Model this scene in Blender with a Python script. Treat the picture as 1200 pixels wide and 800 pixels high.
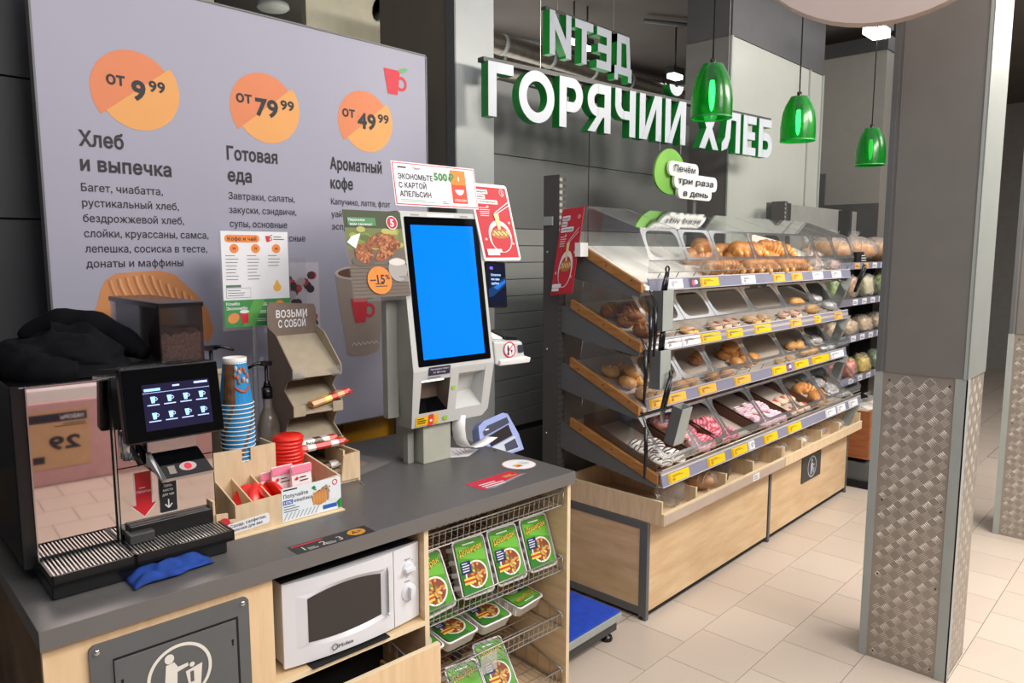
import bpy, bmesh, math, random
from math import sin, cos, pi, radians as R
from mathutils import Vector, Matrix, noise, geometry
random.seed(7)
SC = bpy.context.scene
COL = SC.collection
for o in list(bpy.data.objects): bpy.data.objects.remove(o)

# ------------------------------------------------------------------ camera
cd = bpy.data.cameras.new('camera'); cam = bpy.data.objects.new('camera', cd); COL.objects.link(cam)
cam.location = (0, 0, 1.6)
cam.rotation_euler = (R(90 - 6.9), 0, R(43.4 - 90))
cd.sensor_width = 36; cd.lens = 26.0; cd.clip_start = .02; cd.clip_end = 60
SC.camera = cam
# ------------------------------------------------------------------ world, exposure
W = bpy.data.worlds.new('world'); SC.world = W; W.use_nodes = True
W.node_tree.nodes['Background'].inputs[0].default_value = (.82, .88, 1, 1)
W.node_tree.nodes['Background'].inputs[1].default_value = .28
SC.view_settings.view_transform = 'Standard'; SC.view_settings.look = 'None'
SC.view_settings.exposure = 0.0; SC.view_settings.gamma = 1.0; SC.view_settings.use_curve_mapping = False
SC.cycles.transparent_max_bounces = 32
# ------------------------------------------------------------------ lights (shop ceiling luminaires, plus added unseen fills)
def area(loc, target, sx, sy, watt, col):
    l = bpy.data.lights.new('area_light', 'AREA'); l.shape = 'RECTANGLE'; l.size = sx; l.size_y = sy; l.energy = watt; l.color = col
    o = bpy.data.objects.new('area_light', l); COL.objects.link(o); o.location = loc
    o.rotation_euler = (Vector(target) - Vector(loc)).to_track_quat('-Z', 'Y').to_euler()
area((3.9, -.5, 3.2), (3.9, 1.85, 1.0), 2.8, .5, 115, (1, .94, .86))     # aisle track above the bakery rack
area((5.6, -.6, 3.3), (4.6, 1.2, .4), 2.0, .8, 80, (1, .93, .85))
area((2.0, -2.0, 3.3), (1.9, .4, .2), 3.5, .8, 104, (1, .95, .9))      # row of tubes behind the photographer
area((0.2, -.6, 3.3), (.7, 1.6, .6), 1.6, .5, 18, (.95, .96, 1))
area((3.5, .2, 3.5), (3.5, .2, 0), 9.0, 4.0, 110, (.97, .98, 1))         # broad unseen fill added to lift the whole room
area((4.6, 4.6, 2.2), (4.8, 4.3, 3.6), 4.0, 2.0, 42, (1, .97, .92))     # upward fill added to brighten the ceiling behind the bakery wall
area((2.6, 3.4, 2.0), (2.7, 4.2, 3.2), .8, .5, 10, (1, .95, .85))  # unseen upward light behind the banner

# ------------------------------------------------------------------ materials
def lin(c):
    c = c / 255
    return c / 12.92 if c <= .04045 else ((c + .055) / 1.055) ** 2.4
def C(h):
    return (lin(int(h[0:2], 16)), lin(int(h[2:4], 16)), lin(int(h[4:6], 16)), 1)
MATS = {}
def mat(name, h='808080', rough=.5, metal=0, var=.06, scale=12, bump=0, stretch=None, emit=0, coat=0, h2=None, spec=.5):
    if name in MATS: return MATS[name]
    m = bpy.data.materials.new(name); MATS[name] = m; m.use_nodes = True
    nt = m.node_tree; b = nt.nodes['Principled BSDF']; L = nt.links
    b.inputs['Roughness'].default_value = rough; b.inputs['Metallic'].default_value = metal
    b.inputs['Specular IOR Level'].default_value = spec
    if coat: b.inputs['Coat Weight'].default_value = coat
    c = C(h)
    tc = nt.nodes.new('ShaderNodeTexCoord'); mp = nt.nodes.new('ShaderNodeMapping'); L.new(tc.outputs['Object'], mp.inputs[0])
    if stretch: mp.inputs['Scale'].default_value = stretch
    nz = nt.nodes.new('ShaderNodeTexNoise'); nz.inputs['Scale'].default_value = scale; nz.inputs['Detail'].default_value = 4
    L.new(mp.outputs[0], nz.inputs['Vector'])
    rp = nt.nodes.new('ShaderNodeValToRGB'); L.new(nz.outputs['Fac'], rp.inputs[0])
    e = rp.color_ramp.elements; e[0].position = .3; e[1].position = .7
    c2 = C(h2) if h2 else tuple(min(1, x * (1 + var)) for x in c[:3]) + (1,)
    e[0].color = c if h2 else tuple(x * (1 - var) for x in c[:3]) + (1,); e[1].color = c2
    L.new(rp.outputs[0], b.inputs['Base Color'])
    if emit:
        b.inputs['Emission Color'].default_value = c; b.inputs['Emission Strength'].default_value = emit
    if bump:
        bp = nt.nodes.new('ShaderNodeBump'); bp.inputs['Strength'].default_value = bump; bp.inputs['Distance'].default_value = .004
        L.new(nz.outputs['Fac'], bp.inputs['Height']); L.new(bp.outputs[0], b.inputs['Normal'])
    return m
def clear(name, h, fac, rough=.08, k=1.0, tint=(.97, .98, .98, 1)):
    """clear plastic: passes light, fresnel gloss, plus a share `fac` of milky body colour"""
    if name in MATS: return MATS[name]
    m = bpy.data.materials.new(name); MATS[name] = m; m.use_nodes = True; nt = m.node_tree; nt.nodes.clear(); L = nt.links
    out = nt.nodes.new('ShaderNodeOutputMaterial'); tr = nt.nodes.new('ShaderNodeBsdfTransparent'); tr.inputs[0].default_value = tint
    gl = nt.nodes.new('ShaderNodeBsdfGlossy'); gl.inputs['Roughness'].default_value = rough; gl.inputs[0].default_value = (.9, .9, .9, 1)
    fr = nt.nodes.new('ShaderNodeFresnel'); fr.inputs[0].default_value = 1.45
    ml = nt.nodes.new('ShaderNodeMath'); ml.operation = 'MULTIPLY'; ml.inputs[1].default_value = k; L.new(fr.outputs[0], ml.inputs[0])
    mx = nt.nodes.new('ShaderNodeMixShader'); L.new(ml.outputs[0], mx.inputs[0]); L.new(tr.outputs[0], mx.inputs[1]); L.new(gl.outputs[0], mx.inputs[2])
    bd = nt.nodes.new('ShaderNodeBsdfPrincipled'); bd.inputs['Base Color'].default_value = C(h); bd.inputs['Roughness'].default_value = .3
    m2 = nt.nodes.new('ShaderNodeMixShader'); m2.inputs[0].default_value = fac; L.new(mx.outputs[0], m2.inputs[1]); L.new(bd.outputs[0], m2.inputs[2])
    L.new(m2.outputs[0], out.inputs[0]); return m
def flat(h, name=None, rough=.55, emit=0):     # printed ink
    return mat(name or 'ink_' + h, h, rough, var=.02, emit=emit)

wood = mat('birch_board', 'D9B78C', .5, var=.12, scale=7, stretch=(.6, .6, 7), h2='E8CDA6')
wood_v = mat('birch_board_upright', 'DFBE93', .45, scale=6, stretch=(9, 9, .8), h2='EACDA5')
wood_base = mat('oak_laminate', 'C9A87E', .42, scale=5, stretch=(1, 1, 5), h2='DCC09A')
ply = mat('plywood', 'D2B692', .55, scale=9, stretch=(6, 6, 1), h2='E2CAA8')
wood_edge = mat('pale_board_edge', 'E6D2AE', .5, var=.05)
wood_dk = mat('orange_wood_strip', '94622F', .5, scale=8, stretch=(8, 1, 8), h2='AE7C46')
wood_br = mat('brown_slat', '6E4C36', .6, scale=8, stretch=(6, 6, 1), h2='7E5A42')
grey_top = mat('grey_laminate', '5C5A59', .38, var=.05, scale=40)
grey_edge = mat('grey_laminate_edge', '6B6866', .45, var=.03)
grey_metal = mat('grey_painted_metal', '5E6061', .42, var=.04)
dark_metal = mat('charcoal_metal', '3A3B3B', .45, var=.05)
lt_metal = mat('light_grey_metal', '9BA19D', .4, var=.04)
rack_grey = mat('rack_grey', '4C4A48', .5, var=.05)
white_pl = mat('white_plastic', 'E9E9E7', .3, var=.02)
white_mw = mat('white_enamel', 'DCDDE2', .22, var=.01)
white_sh = mat('white_sheet', 'F2F1EF', .5, var=.02)
kiosk_w = mat('kiosk_white', 'C3C5C3', .35, var=.02)
kiosk_g = mat('kiosk_side_grey', '94958F', .4, var=.03)
black = mat('black_plastic', '101114', .25, var=.1)
blackm = mat('black_matte', '0C0C0E', .8, var=.2)
gloss_blk = mat('black_glass', '06070A', .06, var=0)
steel = mat('polished_steel', 'D8CCC8', .04, 1, var=.02)
mirror = mat('mirror_steel', 'E6D6D4', .025, 1, var=.02)
chrome = mat('chrome', 'C8C8C8', .2, 1, var=.02)
wire_m = mat('wire_steel', 'B4B2AC', .35, .6, var=.05)
acr = clear('clear_acrylic', 'D4DCE2', .012, .05, k=.8)
acr_e = clear('acrylic_frame', 'D0D6DC', .075, .15, k=.8)
acr_l = clear('clear_lip', 'E4E8EC', .03, .05, k=.25)
acr_s = clear('sheet_holder_acrylic', 'DDE4EC', .34, .25)
film = clear('clear_film', 'F4F4F4', .13, .2, k=.45, tint=(1, 1, 1, 1))
green_g = mat('sign_green', '0F8A34', .35, var=.03)
sign_w = mat('sign_white', 'B0B6BF', .35, var=.02)
rail_m = mat('rail_lilac_grey', '85859A', .4, var=.03)
rail_c = mat('rail_edge', 'C9C9CC', .3, var=.03)
yel = flat('F2C40C', 'tag_yellow'); wht = flat('E9EAEE', 'tag_white'); ora = flat('EBB24A', 'tag_orange'); ink = flat('23233A', 'ink_dark')

# ------------------------------------------------------------------ mesh helpers
ORG = {}
class MB:
    T0 = None
    def __init__(s): s.v = []; s.f = []; s.mi = []; s.m = []; s.sm = []; s.T = MB.T0
    def mid(s, m):
        if m not in s.m: s.m.append(m)
        return s.m.index(m)
    def add(s, vs, fs, m, smooth=False):
        n = len(s.v); i = s.mid(m)
        if s.T: vs = [tuple(s.T @ Vector(p)) for p in vs]
        s.v += [tuple(p) for p in vs]; s.f += [tuple(n + k for k in f) for f in fs]; s.mi += [i] * len(fs); s.sm += [smooth] * len(fs)
        return s
    def box(s, x0, y0, z0, x1, y1, z1, m):
        return s.add([(x0, y0, z0), (x1, y0, z0), (x1, y1, z0), (x0, y1, z0), (x0, y0, z1), (x1, y0, z1), (x1, y1, z1), (x0, y1, z1)],
                     [(0, 3, 2, 1), (4, 5, 6, 7), (0, 1, 5, 4), (1, 2, 6, 5), (2, 3, 7, 6), (3, 0, 4, 7)], m)
    def hexa(s, b, t, m):       # bottom 4, top 4 (ccw from above)
        return s.add(list(b) + list(t), [(0, 3, 2, 1), (4, 5, 6, 7), (0, 1, 5, 4), (1, 2, 6, 5), (2, 3, 7, 6), (3, 0, 4, 7)], m)
    def ext(s, pts, a, d0, d1, m, m2=None):
        """extrude a 2D outline along axis a ('x': pts are y,z; 'y': x,z; 'z': x,y)"""
        f = {'x': lambda p, d: (d, p[0], p[1]), 'y': lambda p, d: (p[0], d, p[1]), 'z': lambda p, d: (p[0], p[1], d)}[a]
        n = len(pts); A = [f(p, d0) for p in pts]; B = [f(p, d1) for p in pts]
        s.add(A, [tuple(range(n))], m); s.add(B, [tuple(range(n))[::-1]], m)
        s.add(A + B, [(i, (i + 1) % n, n + (i + 1) % n, n + i) for i in range(n)], m2 or m); return s
    def tube(s, pts, r, m, n=6, cap=True, alt=None):
        pts = [Vector(p) for p in pts]; rings = []; N = len(pts)
        for i, p in enumerate(pts):
            d = (pts[min(i + 1, N - 1)] - pts[max(i - 1, 0)]).normalized()
            u = d.orthogonal().normalized() if i == 0 else (pu - d * pu.dot(d)).normalized()
            pu = u; w = d.cross(u); rr = r[i] if isinstance(r, (list, tuple)) else r
            rings.append([tuple(p + (u * cos(2 * pi * k / n) + w * sin(2 * pi * k / n)) * rr) for k in range(n)])
        vs = [q for g in rings for q in g]
        fs = [(i * n + k, i * n + (k + 1) % n, (i + 1) * n + (k + 1) % n, (i + 1) * n + k) for i in range(N - 1) for k in range(n)]
        if cap: fs += [tuple(range(n))[::-1], tuple((N - 1) * n + k for k in range(n))]
        s.add(vs, fs, m, n > 5)
        if alt:
            k0 = len(s.mi) - len(fs); ia = s.mid(alt)
            for q in range((N - 1) * n):
                if ((q // n) // 2) % 2: s.mi[k0 + q] = ia
        return s
    def lathe(s, prof, c, m, n=20, ax='z', smooth=True):
        vs = []
        for r, h in prof:
            for k in range(n):
                a = 2 * pi * k / n; x, y = r * cos(a), r * sin(a)
                q = (x, y, h) if ax == 'z' else ((x, h, y) if ax == 'y' else (h, x, y))
                vs.append((c[0] + q[0], c[1] + q[1], c[2] + q[2]))
        fs = [(i * n + k, i * n + (k + 1) % n, (i + 1) * n + (k + 1) % n, (i + 1) * n + k) for i in range(len(prof) - 1) for k in range(n)]
        return s.add(vs, fs, m, smooth)
    def ellip(s, c, r, m, nu=14, nv=8, f=None):
        vs = []
        for i in range(nv + 1):
            t = pi * i / nv
            for k in range(nu):
                a = 2 * pi * k / nu; d = Vector((sin(t) * cos(a), sin(t) * sin(a), cos(t)))
                q = 1 + (f(d) if f else 0)
                vs.append((c[0] + d.x * r[0] * q, c[1] + d.y * r[1] * q, c[2] + d.z * r[2] * q))
        fs = [(i * nu + k, (i + 1) * nu + k, (i + 1) * nu + (k + 1) % nu, i * nu + (k + 1) % nu) for i in range(nv) for k in range(nu)]
        return s.add(vs, fs, m, True)
    def build(s, name, parent=None, org=None, fr='w', bev=0, label=None, kind=None, seg=2):
        o0 = ORG[parent.name] if parent else org
        me = bpy.data.meshes.new(name); me.from_pydata([(p[0] - o0[0], p[1] - o0[1], p[2] - o0[2]) for p in s.v], [], s.f)
        for m in s.m: me.materials.append(m)
        me.polygons.foreach_set('material_index', s.mi); me.polygons.foreach_set('use_smooth', s.sm); me.update()
        o = bpy.data.objects.new(name, me); COL.objects.link(o)
        if parent: o.parent = parent
        else: place(o, org, fr)
        ORG[o.name] = o0
        if bev:
            b = o.modifiers.new('bevel', 'BEVEL'); b.width = bev; b.segments = seg; b.limit_method = 'ANGLE'; b.angle_limit = R(40)
        if label: o['label'] = label
        if kind: o['kind'] = kind
        return o
RC = R(-3.3); CO = Vector((.367, 1.656, 0))
def place(o, org, fr, rz=0):
    if fr == 'c':
        u, v, z = org
        o.location = (CO.x + u * cos(RC) - v * sin(RC), CO.y + u * sin(RC) + v * cos(RC), z); o.rotation_euler = (0, 0, RC + rz)
    else: o.location = org; o.rotation_euler = (0, 0, rz)
def tag(o, label, cat, group=None):
    o['label'] = label; o['category'] = cat
    if group: o['group'] = group
    return o
def thing(name, label, cat, org, fr='w', group=None, rz=0):
    o = bpy.data.objects.new(name, None); COL.objects.link(o); o.empty_display_size = .05
    place(o, org, fr, rz); ORG[o.name] = org
    return tag(o, label, cat, group)
def dup(r, org, fr='w', label=None, group=None, rz=0):
    kids = list(r.children); n = r.copy(); COL.objects.link(n); place(n, org, fr, rz); ORG[n.name] = org
    if label: n['label'] = label
    if group: n['group'] = group
    for ch in kids:
        g = list(ch.children); c = ch.copy(); COL.objects.link(c); c.parent = n
        for k in g: d = k.copy(); COL.objects.link(d); d.parent = c
    return n
def ordn(i): return ['first', 'second', 'third', 'fourth', 'fifth', 'sixth', 'seventh', 'eighth', 'ninth', 'tenth', 'eleventh', 'twelfth', 'thirteenth', 'fourteenth', 'fifteenth', 'sixteenth', 'seventeenth', 'eighteenth'][i]

# ---- flat print on a plane
TXT = {}
def glyphs(s, bold, res=3):
    """outlines of the built-in font, flattened, thickened by `bold` and filled"""
    k = (s, bold)
    if k in TXT: return TXT[k]
    c = bpy.data.curves.new('t', 'FONT'); c.body = s; c.space_character = 1 + bold * 1.2
    o = bpy.data.objects.new('t', c); COL.objects.link(o); bpy.context.view_layer.update()
    cu = o.to_curve(bpy.context.evaluated_depsgraph_get()); loops = []
    for sp in cu.splines:
        bp = sp.bezier_points; n = len(bp); L = []
        for a in range(n):
            p, q = bp[a], bp[(a + 1) % n]
            st = (q.co - p.co).length < 1e-5 or ((p.handle_right - p.co).cross(q.co - p.co).length < 1e-4 and (q.handle_left - q.co).cross(q.co - p.co).length < 1e-4)
            L += [p.co.to_2d()] if st else [v.to_2d() for v in geometry.interpolate_bezier(p.co, p.handle_right, q.handle_left, q.co, res + 1)[:-1]]
        L = [v for a, v in enumerate(L) if (v - L[a - 1]).length > 1e-5]
        A = sum(L[a].x * L[(a + 1) % len(L)].y - L[(a + 1) % len(L)].x * L[a].y for a in range(len(L))) / 2
        loops.append([A, L, min(v.x for v in L), max(v.x for v in L)])
    o.to_curve_clear(); bpy.data.objects.remove(o); bpy.data.curves.remove(c)
    cl = []                                             # one cluster of outlines per glyph
    for q in sorted(loops, key=lambda q: q[2]):
        if cl and q[2] < cl[-1][1] - .01: cl[-1][0].append(q); cl[-1][1] = max(cl[-1][1], q[3])
        else: cl.append([[q], q[3]])
    vs, fs = [], []
    for g, _ in cl:
        sg = 1 if max(g, key=lambda q: abs(q[0]))[0] < 0 else -1; P, E, LL = [], [], []
        for A, L, _a, _b in g:
            if bold:
                M = []
                for a in range(len(L)):
                    d0 = (L[a] - L[a - 1]).normalized(); d1 = (L[(a + 1) % len(L)] - L[a]).normalized(); n0 = Vector((-d0.y, d0.x)); m = n0 + Vector((-d1.y, d1.x))
                    M.append(L[a] + sg * (m / max(.7, m.length_squared) * 2 * bold * .8 if m.length > 1e-4 else n0 * bold))
                L = M
            n = len(P); P += L; E += [(n + a, n + (a + 1) % len(L)) for a in range(len(L))]; LL.append(L)
        V_, _e, F_, *_r = geometry.delaunay_2d_cdt(P, E, [], 0, 1e-5)
        n = len(vs); vs += [(v.x, v.y) for v in V_]
        for f in F_:
            px = sum(V_[i].x for i in f) / len(f); py = sum(V_[i].y for i in f) / len(f); w = 0
            for L in LL:
                for a in range(len(L)):
                    u, q = L[a - 1], L[a]
                    if (u.y > py) != (q.y > py) and px < (q.x - u.x) * (py - u.y) / (q.y - u.y) + u.x: w += 1 if q.y > u.y else -1
            if w:
                a, b_, c_3 = (V_[i] for i in f[:3]); t = tuple(n + i for i in f)
                fs.append(t if (b_ - a).cross(c_3 - a) > 0 else t[::-1])
    TXT[k] = (vs, fs); return TXT[k]
class Print(MB):
    """2D artwork lying on a plane: o origin, ex, ey in-plane unit vectors; e = lift per layer towards the viewer"""
    def __init__(s, o, ex, ey, e=.0006):
        super().__init__(); s.c = 0; s.o = Vector(o); s.ex = Vector(ex).normalized(); s.ey = Vector(ey).normalized(); s.n = s.ex.cross(s.ey); s.e = e
    def P(s, x, y, l): return tuple(s.o + s.ex * x + s.ey * y + s.n * (s.e * l))
    def poly(s, pts, m, l=1):
        s.c += 1; l += .02 * (s.c % 40)
        return s.add([s.P(x, y, l) for x, y in pts], [tuple(range(len(pts)))], m)
    def rect(s, x0, y0, x1, y1, m, l=1, r=0):
        if not r: return s.poly([(x0, y0), (x1, y0), (x1, y1), (x0, y1)], m, l)
        return s.poly(rrect(x0, y0, x1, y1, r), m, l)
    def ell(s, cx, cy, rx, ry, m, l=1, n=28, a0=0, a1=2 * pi, rot=0):
        pts = [(rx * cos(a0 + (a1 - a0) * k / n), ry * sin(a0 + (a1 - a0) * k / n)) for k in range(n if a1 - a0 > 6.28 else n + 1)]
        return s.poly([(cx + x * cos(rot) - y * sin(rot), cy + x * sin(rot) + y * cos(rot)) for x, y in pts], m, l)
    def ring(s, cx, cy, r, t, m, l=1, n=32, ry=None):
        ry = ry or r
        A = [s.P(cx + r * cos(2 * pi * k / n), cy + ry * sin(2 * pi * k / n), l) for k in range(n)]
        B = [s.P(cx + (r - t) * cos(2 * pi * k / n), cy + (ry - t) * sin(2 * pi * k / n), l) for k in range(n)]
        return s.add(A + B, [(k, (k + 1) % n, n + (k + 1) % n, n + k) for k in range(n)], m)
    def line(s, pts, w, m, l=1):
        for (x0, y0), (x1, y1) in zip(pts, pts[1:]):
            d = math.hypot(x1 - x0, y1 - y0) or 1; nx, ny = -(y1 - y0) / d * w / 2, (x1 - x0) / d * w / 2
            s.poly([(x0 + nx, y0 + ny), (x0 - nx, y0 - ny), (x1 - nx, y1 - ny), (x1 + nx, y1 + ny)], m, l)
        return s
    def txt(s, t, x, y, h, m, w=None, bold=0, l=2, al='l', rot=0, shear=0):
        vs, fs = glyphs(t, bold)
        x0 = min(v[0] for v in vs); x1 = max(v[0] for v in vs)
        ky = h / .72; kx = w / (x1 - x0) if w else ky
        ww = (x1 - x0) * kx; ox = {'l': 0, 'c': -ww / 2, 'r': -ww}[al]
        out = []
        for vx, vy in vs:
            a = (vx - x0) * kx + ox + vy * ky * shear; b = vy * ky
            out.append(s.P(x + a * cos(rot) - b * sin(rot), y + a * sin(rot) + b * cos(rot), l))
        return s.add(out, fs, m)
    def lines(s, x, y, w, n, dy, m, h=.003, l=2):      # illegibly small type
        for i in range(n): s.rect(x, y - i * dy, x + w * (.7 + .3 * ((i * 7919) % 5) / 5), y - i * dy + h, m, l)
def rrect(x0, y0, x1, y1, r, n=5):
    p = []
    for cx, cy, a in ((x1 - r, y0 + r, -90), (x1 - r, y1 - r, 0), (x0 + r, y1 - r, 90), (x0 + r, y0 + r, 180)):
        p += [(cx + r * cos(R(a + 90 * k / n)), cy + r * sin(R(a + 90 * k / n))) for k in range(n + 1)]
    return p
def struct(mb, name, org=(0, 0, 0), fr='w', **k):
    o = mb.build(name, None, org, fr, **k); o['kind'] = 'structure'; return o

# ================================================================== SETTING
# ---- floor with single tiles
tile_far = mat('tile_field', 'C6B4A1', .3); nt = tile_far.node_tree
bt = nt.nodes.new('ShaderNodeTexBrick'); bt.inputs['Scale'].default_value = 1; bt.inputs['Brick Width'].default_value = .2925; bt.inputs['Row Height'].default_value = .2875
bt.inputs['Mortar Size'].default_value = .0025; bt.inputs['Color1'].default_value = C('C2B4A7'); bt.inputs['Color2'].default_value = C('BEB0A3'); bt.inputs['Mortar'].default_value = C('6A5D55')
tc = nt.nodes.new('ShaderNodeTexCoord'); mp = nt.nodes.new('ShaderNodeMapping'); mp.inputs['Location'].default_value = (-2.6, -1.465, 0)
nt.links.new(tc.outputs['Object'], mp.inputs[0]); nt.links.new(mp.outputs[0], bt.inputs['Vector']); nt.links.new(bt.outputs['Color'], nt.nodes['Principled BSDF'].inputs['Base Color'])
tile_m = [mat('floor_tile_%d' % i, h, .3, var=.05, scale=160) for i, h in enumerate(('C2B4A7', 'BEB0A3', 'C5B8AB'))]
grout = mat('grout', '5E534C', .8)
fl = MB(); X0, X1, Y0, Y1 = 1.9, 6.7, -1.1225, 1.7525
fl.box(X0, Y0, -.05, X1, Y1, -.003, grout)
for a in ((-4, -6, X0, 8), (X1, -6, 14, 8), (X0, -6, X1, Y0), (X0, Y1, X1, 8)): fl.box(a[0], a[1], -.05, a[2], a[3], 0, tile_far)
floor = struct(fl, 'floor')
tm = []
for m in tile_m:
    b = MB(); b.box(.0012, .0012, -.0029, .2913, .2863, 0, m); me = bpy.data.meshes.new('tile'); me.from_pydata(b.v, [], b.f); me.materials.append(m); tm.append(me)
for j in range(10):
    off = 0 if j % 2 == 0 else .146
    for i in range(19):
        x = 1.9 - .01 + off + i * .2925 - .4725; xa, xb = max(x, X0), min(x + .2925, X1)
        if xb - xa < .02: continue
        t = bpy.data.objects.new('tile', random.choice(tm)); COL.objects.link(t); t.parent = floor; t.location = (xa, Y1 - (j + 1) * .2875, 0); t.scale.x = (xb - xa) / .2925
# ---- ceiling
ceil_m = mat('dark_ceiling', '6A645F', .8, var=.1, scale=2)
b = MB(); b.box(-4, -6, 3.55, 14, 8, 3.7, ceil_m)
struct(b, 'ceiling')
# ---- back wall behind rack: horizontal metal panels
wp = mat('grey_wall_panel', '5E605F', .42, var=.03); wpl = mat('grey_slat_panel', '828481', .4, var=.03)
b = MB(); b.box(2.56, 2.72, 0, 4.66, 2.78, 2.46, dark_metal)
wb = struct(b, 'wall_back')
for xa, xb in ((2.56, 3.505), (3.512, 4.66)):
    zs = [2.46, 2.093, 1.72] + [1.72 - .0888 * k for k in range(1, 13)]
    for a, c in zip(zs, zs[1:]):
        b = MB(); b.box(xa, 2.7, c + .003, xb, 2.719, a, wp if a > 1.73 else wpl); b.build('panel', wb, bev=.002, seg=1)
    b = MB(); b.box(xa, 2.7, .01, xb, 2.719, .62, wp); b.build('panel', wb)
# ---- left dark wall
dw = mat('dark_wall_panel', '2C2D31', .5, var=.05)
b = MB(); b.box(-3.5, 2.74, 0, 1.0, 2.8, 3.55, blackm); wl = struct(b, 'wall_left')
for xa, xb in ((-3.5, -.9), (-.895, 1.0)):
    zs = [3.55, 3.0, 2.55, 2.13, 1.70, 1.25, .8, .4, 0]
    for a, c in zip(zs, zs[1:]): b = MB(); b.box(xa, 2.72, c + .004, xb, 2.739, a, dw); b.build('panel', wl, bev=.002, seg=1)
t = thing('wall_unit', 'pale grey wall-mounted unit on the dark wall at the left picture edge', 'wall unit', (.35, 2.55, 2.0))
b = MB(); b.ext([(2.45, 2.12), (2.45, 2.26), (2.72, 2.28), (2.72, 2.06)], 'x', .1, .528, lt_metal); b.build('housing', t, bev=.006)
b = MB(); b.ext([(2.47, 2.115), (2.70, 2.055), (2.72, 1.98), (2.715, 1.975)], 'x', .12, .515, blackm); b.build('grille', t)
# ---- far walls of the hall
hall = mat('hall_wall', '4A4846', .7)
b = MB(); b.box(-4, 7.9, 0, 14, 8, 3.7, hall); struct(b, 'wall_far')
b = MB(); b.box(11.9, -6, 0, 12, 7.9, 3.7, mat('hall_wall_light', '8B8884', .7)); struct(b, 'wall_right')
b = MB(); b.box(-4, -5.6, 0, 12, -5.5, 3.7, mat('hall_wall_front', '9A928C', .7)); struct(b, 'wall_front')
# ---- slim column beside the banner
col_g = mat('column_grey', '9BA0A0', .35, var=.03); col_b = mat('column_side_taupe', '6F675C', .4, var=.05)
t = thing('slim_column', 'slim pale grey metal-clad column right of the menu banner', 'column', (2.44, 2.55, 0))
b = MB(); b.box(2.327, 2.551, 0, 2.566, 3.1, 3.55, col_b); b.build('core', t)
b = MB(); b.box(2.325, 2.545, 0, 2.568, 2.555, 3.55, col_g); b.build('front_cladding', t, bev=.003)
b = MB(); b.box(2.318, 2.545, 0, 2.327, 2.6, 3.55, grey_metal); b.build('corner_trim', t)
# ---- wide column
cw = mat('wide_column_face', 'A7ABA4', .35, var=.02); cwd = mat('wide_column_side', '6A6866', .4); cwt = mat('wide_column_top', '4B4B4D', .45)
t = thing('wide_column', 'wide grey clad column with darker top band behind the hanging letter sign', 'column', (5.4, 2.5, 0))
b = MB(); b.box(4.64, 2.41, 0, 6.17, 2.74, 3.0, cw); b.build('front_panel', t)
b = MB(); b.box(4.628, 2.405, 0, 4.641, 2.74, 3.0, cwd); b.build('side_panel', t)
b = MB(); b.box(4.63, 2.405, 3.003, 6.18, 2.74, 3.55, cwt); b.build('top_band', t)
b = MB(); b.box(5.9, 2.396, 0, 5.915, 2.411, 3.0, lt_metal); b.box(6.16, 2.396, 0, 6.18, 2.411, 3.0, lt_metal); b.box(4.625, 2.40, 0, 4.645, 2.412, 3.0, lt_metal); b.build('joint_strip', t)
# ---- far wall block right of it
t = thing('far_partition', 'tall matt grey partition block seen between wide column and tread-plate pillar', 'partition', (7.3, 2.7, 0))
pg = mat('partition_grey', '7F7D77', .5, var=.03)
b = MB(); b.box(6.9, 2.16, 0, 8.6, 4.2, 3.3, pg); b.build('body', t)
b = MB(); b.box(6.885, 2.155, 0, 6.9, 2.9, 2.02, mat('partition_dark', '4A4A4A', .5)); b.build('dark_panel', t)
b = MB(); b.box(6.88, 2.15, 3.3, 8.62, 4.2, 3.42, dark_metal); b.build('top_cap', t)
b = MB(); b.box(6.884, 2.62, 1.9, 6.9, 2.9, 2.3, cwt); b.build('door_edge', t)

# ---- foreground pillar and far pillar with raised tread plate
tread = mat('tread_plate', '9C948B', .42, .45, var=.08, scale=6)
tread_r = mat('tread_rib', 'C6BEB4', .34, .5, var=.05)
def tread_face(o, ex, ey, w, h, name, parent):
    """bars of five-bar tread pattern, all one stuff part"""
    s = Print(o, ex, ey); n = s.n; c = .040
    jx, jy = int(w / c) + 1, int(h / c) + 1
    for i in range(jx):
        for j in range(jy):
            cx, cy = (i + .5) * c, (j + .5) * c
            a = R(42) if (i + j) % 2 else R(-42)
            for k in range(5):
                q = (k - 2) * .0066; L = .0138
                px, py = cx - sin(a) * q, cy + cos(a) * q
                if not (.016 < px < w - .016 and .016 < py < h - .016): continue
                A = [(px + cos(a) * L * e + -sin(a) * .0012 * f, py + sin(a) * L * e + cos(a) * .0012 * f) for e, f in ((-1, -1), (1, -1), (1, 1), (-1, 1))]
                base = [s.P(x, y, 0) for x, y in A]
                top = [tuple(s.o + s.ex * (px + (x - px) * .8) + s.ey * (py + (y - py) * .7) + n * .0009) for x, y in A]
                s.add(base + top, [(4, 5, 6, 7), (0, 1, 5, 4), (1, 2, 6, 5), (2, 3, 7, 6), (3, 0, 4, 7)], tread_r)
    return s.build(name, parent, kind='stuff')
pw = mat('pillar_grey_front', '74716D', .4, var=.03); pside = mat('pillar_lit_side', '828683', .35, var=.03)  # side is a paler copy of the front grey, its light put into colour
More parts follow.
